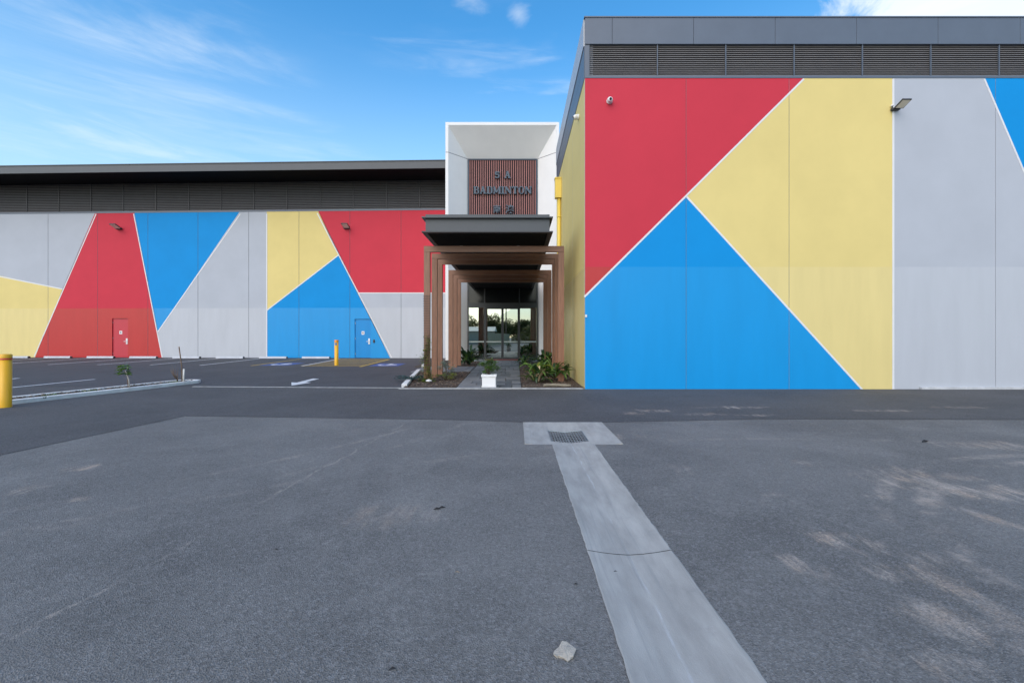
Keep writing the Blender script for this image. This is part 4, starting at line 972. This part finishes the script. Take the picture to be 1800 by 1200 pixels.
M_pv = [mat('slate_paver_%s' % k, c, .6, var=.22, vscale=5, bump=.35, bscale=25) for k, c in (('mid', (.135, .152, .17)), ('dark', (.09, .105, .12)), ('pale', (.185, .195, .205)))]
path = tag(MB().prism([(pathL(10.93), 10.93), (.12, 10.93), (.12, 22.25), (1.60, 22.25), (1.60, 24.75), (-2.66, 24.75), (-2.66, 22.25 + 1.4), (pathL(22.25), 22.25)], 0, .012).build('path', M_joint), kind='structure')
side = tag(MB().prism([(-3.75, 15.9), (pathL(15.9) - .006, 15.9), (pathL(18.7) - .006, 18.7), (-4.0, 18.7)], 0, .012).build('side_path', M_joint), kind='structure')
PVC = {}
def paver(x0, x1, y0, y1, parent, mats=M_pv):
    lx_, ly_ = round(x1 - x0, 2), round(y1 - y0, 2); k = (lx_, ly_, random.randrange(len(mats)))
    if k not in PVC:
        b = MB(); e = .006; hx, hy = lx_ / 2 - .006, ly_ / 2 - .006
        vs_ = [(-hx, -hy, 0), (hx, -hy, 0), (hx, hy, 0), (-hx, hy, 0), (-hx + e, -hy + e, .024), (hx - e, -hy + e, .024), (hx - e, hy - e, .024), (-hx + e, hy - e, .024)]
        b.mesh(vs_, [(4, 5, 6, 7), (0, 1, 5, 4), (1, 2, 6, 5), (2, 3, 7, 6), (3, 0, 4, 7)]); me = b.data('paver'); me.materials.append(mats[k[2]]); PVC[k] = me
    o = piece('paver', PVC[k], parent, ((x0 + x1) / 2, (y0 + y1) / 2, .012)); o.rotation_euler = (random.uniform(-.006, .006), random.uniform(-.006, .006), 0)
y = 10.94
while y < 24.6:
    d = random.choice((.40, .45, .60)); y1 = min(y + d, 24.73); full = y >= 22.2
    x, xe = (pathL(y) if not full else -2.64), (.115 if not full else 1.10)
    x = round(x, 2)
    while x < xe - .05:
        x1 = min(round(x + random.choice((.30, .45, .60)), 2), xe)
        if xe - x1 < .16: x1 = xe
        paver(x, x1, y, y1, path); x = x1
    y = y1
for j in range(3):
    x = -3.72
    while x < pathL(17) - .1:
        x1 = min(round(x + .60, 2), round(pathL(15.9 + j * .93 + .9) - .02, 2)); paver(x, x1, 15.91 + j * .93, 15.91 + j * .93 + .92, side, [M_pv[2], M_pv[0]]); x = x1
md_ = thing('door_mat', 'worn red door mat in front of the sliding glass doors', 'mat', (-.8, 24.0, .036))
MB().box(-1.66, .06, 23.65, 24.35, .037, .052).build('pile', M_mat, md_)
mt = MB().box(-1.70, .10, 23.61, 23.649, .037, .050).box(-1.70, .10, 24.351, 24.39, .037, .050); mt.build('border', mat('mat_border', (.10, .03, .03), .9), md_)

# white planter with a small shrub
pc = Vector(((860 - VX) / F * 11.15, 11.15, .036)); hw = .165
po = thing('planter', 'square white planter standing at the front of the paved path', 'planter', pc)
MB().box(pc.x - hw, pc.x + hw, pc.y - hw, pc.y + hw, pc.z + .03, pc.z + .245).build('body', M_white, po, bevel=.008)
MB().box(pc.x - hw - .012, pc.x + hw + .012, pc.y - hw - .012, pc.y + hw + .012, pc.z, pc.z + .029).build('base', M_white, po, bevel=.006)
rm = MB()
for a, b, c_, d_ in ((-1, 1, -1, -.75), (-1, 1, .75, 1), (-1, -.75, -.749, .749), (.75, 1, -.749, .749)):
    k = hw + .018; rm.box(pc.x + a * k, pc.x + b * k, pc.y + c_ * k, pc.y + d_ * k, pc.z + .246, pc.z + .305)
rm.build('rim', M_white, po, bevel=.006)
MB().box(pc.x - .13, pc.x + .13, pc.y - .13, pc.y + .13, pc.z + .2455, pc.z + .275).build('soil', M_soil, po)
shrub('potted_shrub', 'small bushy green shrub growing in the white planter', pc + Vector((0, 0, .27)), .40, .34, .38, M_leaf, 1300, .050, z0=.10)

clump('strappy_plant', 'large broad leaved plant at the front of the right bed', (.56, 12.15, ZB), .85, .62, ['g', 'g', 'd', 'g', 'y', 'g', 'd', 'p'], 70)
clump('strappy_plant', 'broad leaved plant leaning on the nearest right frame post', (1.02, 12.55, ZB), .75, .66, ['g', 'd', 'g', 'd'], 48)
clump('strappy_plant', 'dark leafy plant beside the glass doors on the right', (.35, 19.6, ZB), .9, .55, ['d', 'd', 'g'], 40)
clump('strappy_plant', 'dark tall plant behind the right frame posts', (1.02, 16.1, ZB), .7, .85, ['d', 'g', 'd'], 44)
clump('strappy_plant', 'leafy plant between rear left frames and the doors', (-2.12, 19.9, ZB), 1.0, .80, ['d', 'g', 'd', 'd'], 66)
clump('strappy_plant', 'dark plant in the corner against the yellow side wall', (1.48, 14.2, ZB), .3, .55, ['d', 'd', 'g'], 22)
shrub('grey_shrub', 'pale grey green shrub behind the left frame posts', (-2.02, 13.3, ZB), .45, .45, .50, M_leafg, 700, .05)
shrub('ground_cover', 'low blue green ground cover by the left bed kerb', (-2.92, 12.6, ZB), .75, .7, .13, M_leafb, 900, .05, z0=.2)
shrub('low_plant', 'small yellow green plant at the foot of the left posts', (-2.0, 12.75, ZB), .5, .4, .20, M_leafy, 350, .045)
# climber on the first post
cb = Vector((FX0 + .06, fy[0] - .06, ZB)); vine = thing('climber', 'yellow green climbing plant twining up the front left post', 'climber', cb)
vb, vf = MB(), MB(); pth = []
for i in range(26):
    t = i / 25; pth.append(cb + Vector((.06 * math.sin(t * 9) + .03, -.02 + .03 * math.cos(t * 11), t * 1.20)))
vb.tube(pth, .008, 5); vb.build('stem', M_bark, vine)
for _ in range(1100):
    t = random.random() ** 1.9; p0 = pth[min(25, int(t * 26))] + Vector((random.gauss(0, .10 - .06 * t), random.gauss(-.03, .04), random.gauss(0, .05))); a = random.uniform(0, 6.28); d = Vector((math.cos(a), math.sin(a), random.uniform(-.5, .5))); s = d.cross(Vector((0, 0, 1))).normalized() * .017; l = .055 * random.uniform(.7, 1.3)
    p0.z = max(.05, p0.z); vf.mesh([p0, p0 + d * l * .5 + s, p0 + d * l, p0 + d * l * .5 - s], [(0, 1, 2, 3)], 0 if random.random() < .6 else 1)
vf.build('foliage', [M_leafy, M_leaf], vine, fix=False)
# garden spot light, timber offcut
gs = thing('garden_spot', 'small white round garden light in the left bark bed', 'lamp', (-2.33, 12.1, ZB))
MB().lathe((-2.33, 12.1, ZB), [(.03, 0), (.03, .03), (.075, .035), (.085, .06), (.06, .075), (.02, .08)], 16).build('head', M_plastic, gs)
MB().lathe((-2.33, 12.1, ZB + .0801), [(.045, 0), (.04, .006), (.01, .01)], 14).build('lens', M_lens, gs)
lg = MB(); pv = []
for i in range(9):
    t = i / 8; pv.append((.66 + .66 * t, 11.12 + .05 * math.sin(t * 5), ZB + .035))
lg.tube(pv, [.02 + .02 * math.sin(math.pi * (.15 + .7 * i / 8)) + random.uniform(-.004, .004) for i in range(9)], 7)
tag(lg.build('weathered_log', mat('weathered_wood', (.22, .19, .14), .95, var=.4, vscale=10, bump=.6, bscale=30, stretch=(.4, 3, 3))), 'weathered wood length lying along the right bed edge', 'log')

# saplings in the island
def sapling(c, label, leafy):
    c = Vector(c); o = thing('sapling', label, 'sapling', c)
    if leafy:
        MB().tube([c, c + Vector((-.02, 0, .2)), c + Vector((-.10, .0, .42))], [.014, .013, .009], 7).build('trunk', mat('pale_stem', (.42, .38, .33), .8), o)
        MB().tube([c + Vector((-.05, .02, 0)), c + Vector((-.07, .02, .22))], .008, 6).build('stake', M_bark, o)
        f = MB(); top = c + Vector((-.12, 0, .47))
        for k in range(40):
            a = random.uniform(0, 6.28); l = random.uniform(.11, .21); d = Vector((math.cos(a), math.sin(a), random.uniform(-.1, .7))).normalized(); s = d.cross(Vector((0, 0, 1))).normalized() * .034; p0 = top + Vector((random.gauss(0, .02), random.gauss(0, .02), random.gauss(0, .03) - (.12 if k > 19 else 0)))
            f.mesh([p0, p0 + d * l * .45 + s, p0 + d * l - Vector((0, 0, .35 * l)), p0 + d * l * .45 - s], [(0, 1, 2, 3)], 0 if k % 6 else 1)
        f.build('crown', [M_leaf, M_leafg], o, fix=False)
    else:
        MB().tube([c, c + Vector((.01, 0, .36))], .022, 8).build('trunk_guard', mat('pale_guard', (.60, .58, .54), .7), o)
        MB().tube([c + Vector((-.04, 0, 0)), c + Vector((-.05, 0, .45)), c + Vector((-.12, 0, .94))], [.014, .013, .015], 7).build('stake', M_bark, o)
        t = MB()
        for k in range(14):
            b0 = c + Vector((-.14, 0, .02)); a = random.uniform(0, 6.28); e = b0 + Vector((-.10 + .10 * math.cos(a), .08 * math.sin(a), random.uniform(.25, .46)))
            t.tube([b0, b0.lerp(e, .5) + Vector((-.03, 0, .02)), e], [.005, .004, .002], 4)
        t.build('twigs', M_bark, o)
        f = MB()
        for k in range(40):
            p0 = c + Vector((random.choice((-.24, -.04)) + random.gauss(0, .05), random.gauss(0, .04), random.uniform(.28, .52))); a = random.uniform(0, 6.28); d = Vector((math.cos(a), math.sin(a), .2)) * .03; s = Vector((-d.y, d.x, 0)) * .3
            f.mesh([p0, p0 + d * .5 + s, p0 + d, p0 + d * .5 - s], [(0, 1, 2, 3)])
        f.build('leaves', leafmat('leaf_brownish', (.13, .09, .05)), o, fix=False)
g_ = G(228, 681, KH); sapling((g_.x, g_.y, KH - .03), 'short leafy sapling with pale stem in the kerbed island', True)
g_ = G(324, 670.5, KH); sapling((g_.x - .02, g_.y, KH - .03), 'bare sapling with tall dark stake at the island tip', False)

# ------------------------------------------------------------------ litter on the asphalt
gp = G(993, 1147); rk = MB()
ol = [(-.048, -.012), (-.034, -.028), (-.028, -.024), (-.010, -.030), (.006, -.044), (.016, -.036), (.030, -.028), (.036, -.012), (.047, .012), (.040, .022), (.012, .046), (.002, .044), (-.006, .045), (-.022, .022), (-.028, .018), (-.040, .004)]
top = [(gp.x + x, gp.y + y * 1.2, .008 + .003 * math.sin(x * 70 + y * 50) + .002 * math.sin(y * 160)) for x, y in ol]; bot = [(gp.x + x * .95, gp.y + y * 1.13, .001) for x, y in ol]
ctr = (gp.x, gp.y, .012); n = len(ol)
rings = [[(gp.x + x * f, gp.y + y * 1.2 * f, .011 + .002 * math.sin(x * f * 90 + 1) * math.cos(y * f * 80) + random.uniform(-.001, .001)) for x, y in ol] for f in (.66, .33)]
for i in range(n):
    j = (i + 1) % n; rk.face([bot[i], bot[j], top[j], top[i]]); rk.face([top[i], top[j], rings[0][j], rings[0][i]]); rk.face([rings[0][i], rings[0][j], rings[1][j], rings[1][i]]); rk.face([rings[1][i], rings[1][j], ctr])
tag(rk.build('stone_fragment', mat('pale_rubble', (.46, .41, .34), .9, var=.18, vscale=40, bump=.6, bscale=160)), 'pale flat broken stone lying on the asphalt beside the drain', 'stone')
M_dl = mat('dead_leaf', (.018, .016, .016), .8); M_tw = mat('dry_twig', (.30, .24, .17), .8)
litter = [(768, 895, .030, M_dl, 'fallen_leaf', 'curled black leaf on the asphalt left of the drain'), (485, 966, .016, M_dl, 'fallen_leaf', 'tiny black leaf on open asphalt at left'), (690, 1176, .016, M_dl, 'fallen_leaf', 'small dark leaf near the bottom edge of the asphalt'),
          (1625, 777, .05, M_dl, 'fallen_leaf', 'dark leaf scrap on the asphalt before the grey wall block'), (1012, 1027, .014, M_dl, 'fallen_leaf', 'small dark leaf just left of the drain edge'), (804, 1006, .018, M_tw, 'dry_twig', 'pale dry twig on the asphalt left of the drain'), (1082, 1012, .012, M_dl, 'fallen_leaf', 'tiny dark leaf lying in the concrete drain')]
for x, y, s, m, nm, lb in litter:
    q = G(x, y); z = .024 if 'lying in' in lb else .002
    a = random.uniform(-.4, .4); mb = MB()
    for t0, sgn in ((0, 1), (1, -1)) if m is M_dl else ((0, 1),):
        c = Vector((q.x + t0 * s * 1.1, q.y + t0 * s * .9, z)); d = Vector((math.cos(a), math.sin(a), 0)) * s; e = Vector((-d.y, d.x, 0)) * (.45 if m is M_dl else .16)
        mb.mesh([c - d, c - e * .8 + Vector((0, 0, s * .3)), c + d, c + e + Vector((0, 0, s * .35)), c + Vector((0, 0, .002))], [(0, 1, 4), (1, 2, 4), (2, 3, 4), (3, 0, 4)])
        if s < .02: break
    tag(mb.build(nm, m, fix=False), lb, 'leaf' if m is M_dl else 'twig')

# ------------------------------------------------------------------ the street behind the camera, seen mirrored in the glass doors
fence = thing('boundary_fence', 'cream steel panel fence seen mirrored in the glass doors', 'fence', (-4.2, -4, 0))
M_fence = mat('cream_steel', (.42, .36, .24), .5, var=.05); fa, fb = Vector((-4.4, -3.5, 0)), Vector((-1.3, -34, 0)); fd = (fb - fa).normalized(); fn = Vector((-fd.y, fd.x, 0)); nP = 13; ll = (fb - fa).length / nP
pm = MB().obox((0, 0, .92), fd * (ll / 2 - .03), fn * .012, Vector((0, 0, .86)))
for k in range(9): pm.obox(fd * (-ll / 2 + .2 + k * (ll - .4) / 8) + Vector((0, 0, .92)), fd * .04, fn * .022, Vector((0, 0, .85)))
pme = pm.data('panel'); pme.materials.append(M_fence); qm = MB().box(-.03, .03, -.03, .03, 0, 1.84); qme = qm.data('post'); qme.materials.append(M_fence)
for k in range(nP): piece('panel', pme, fence, fa + fd * ll * (k + .5)); piece('post', qme, fence, fa + fd * ll * k)
shed = thing('shed', 'low cream shed behind the fence, mirrored in the glass doors', 'building', (-9, -32, 0))
MB().box(-16, -4.2, -38, -30, 0, 2.3).build('wall', mat('shed_wall', (.5, .45, .36), .7), shed)
MB().mesh([(-16.4, -29.6, 2.25), (-3.8, -29.6, 2.25), (-3.8, -34, 3.1), (-16.4, -34, 3.1), (-3.8, -38.4, 2.25), (-16.4, -38.4, 2.25)], [(0, 1, 2, 3), (3, 2, 4, 5), (1, 4, 2), (0, 3, 5)]).build('roof', mat('shed_roof', (.66, .62, .52), .5), shed)
pole = thing('power_pole', 'wooden power pole with crossarm mirrored in the glass doors', 'pole', (-2.2, -46, 0))
MB().tube([(-2.2, -46, 0), (-2.2, -46, 8.2)], [.16, .11], 8).build('mast', M_bark, pole); MB().box(-3.3, -1.1, -46.06, -45.94, 7.3, 7.45).build('crossarm', M_bark, pole)
ins = MB()
for x in (-3.1, -2.6, -1.8, -1.3): ins.tube([(x, -46, 7.45), (x, -46, 7.68)], .05, 6)
ins.build('insulator', M_dark, pole)
def tree(c, w_, h, label, n=5200):
    c = Vector(c); o = thing('tree', label, 'tree', c, 'trees across the street'); tr_ = MB()
    tr_.tube([c, c + Vector((.1, 0, h * .3)), c + Vector((-.1, .1, h * .55))], [.22, .17, .09], 8)
    blobs = []
    for k in range(11):
        a = random.uniform(0, 6.28); r_ = random.uniform(.1, .42) * w_; b = Vector((r_ * math.cos(a), r_ * math.sin(a), h * random.uniform(.38, .86))); blobs.append((b, random.uniform(.13, .22) * w_))
        tr_.tube([c + Vector((0, 0, h * .3)), c + b * .6 + Vector((0, 0, h * .12)), c + b], [.09, .06, .02], 5)
    tr_.build('trunk', M_bark, o); f = MB()
    for _ in range(n):
        b, r_ = random.choice(blobs); v = Vector((random.gauss(0, 1), random.gauss(0, 1), random.gauss(0, .75))).normalized() * r_ * random.uniform(.55, 1.1); p0 = c + b + v
        a = random.uniform(0, 6.28); d = Vector((math.cos(a), math.sin(a), random.uniform(-.7, .7))).normalized() * random.uniform(.14, .30); s = d.cross(Vector((random.gauss(0, 1), random.gauss(0, 1), random.gauss(0, 1)))).normalized() * .10
        f.mesh([p0 - d, p0 + s, p0 + d, p0 - s], [(0, 1, 2, 3)])
    f.build('crown', M_tree, o, fix=False)
for x, y, w_, h, lb in ((-7.5, -58, 9, 6.6, 'widest tree above the shed, mirrored in the left door'), (-3.4, -54, 5, 4.4, 'low tree right of the shed, mirrored beside the door stile'), (.1, -60, 7, 5.4, 'rounded tree right of the pole, mirrored in the right door'),
                        (2.6, -50, 5, 3.4, 'low dark tree mirrored at the right door edge'), (5.2, -50, 6, 4.6, 'bushy tree mirrored in the right side pane'), (-14, -62, 9, 6.0, 'tree far left beyond the shed'), (9.5, -55, 7, 5.0, 'tree at the far right across the street')):
    tree((x, y, 0), w_, h, lb)
hd = MB()
for _ in range(5200):
    x, y = random.uniform(-1.0, 14), -38 + random.uniform(-1, 1); p0 = Vector((x, y, random.uniform(.1, 1.7 + .35 * math.sin(x * 2.3)))); a = random.uniform(0, 6.28); d = Vector((math.cos(a), math.sin(a), random.uniform(-.6, .6))) * .14; s = d.cross(Vector((random.gauss(0, 1), random.gauss(0, 1), 1))).normalized() * .07
    hd.mesh([p0 - d, p0 + s, p0 + d, p0 - s], [(0, 1, 2, 3)])
tag(hd.build('hedge', M_tree, fix=False), 'green hedge across the street mirrored in the glass', 'hedge', kind='stuff')
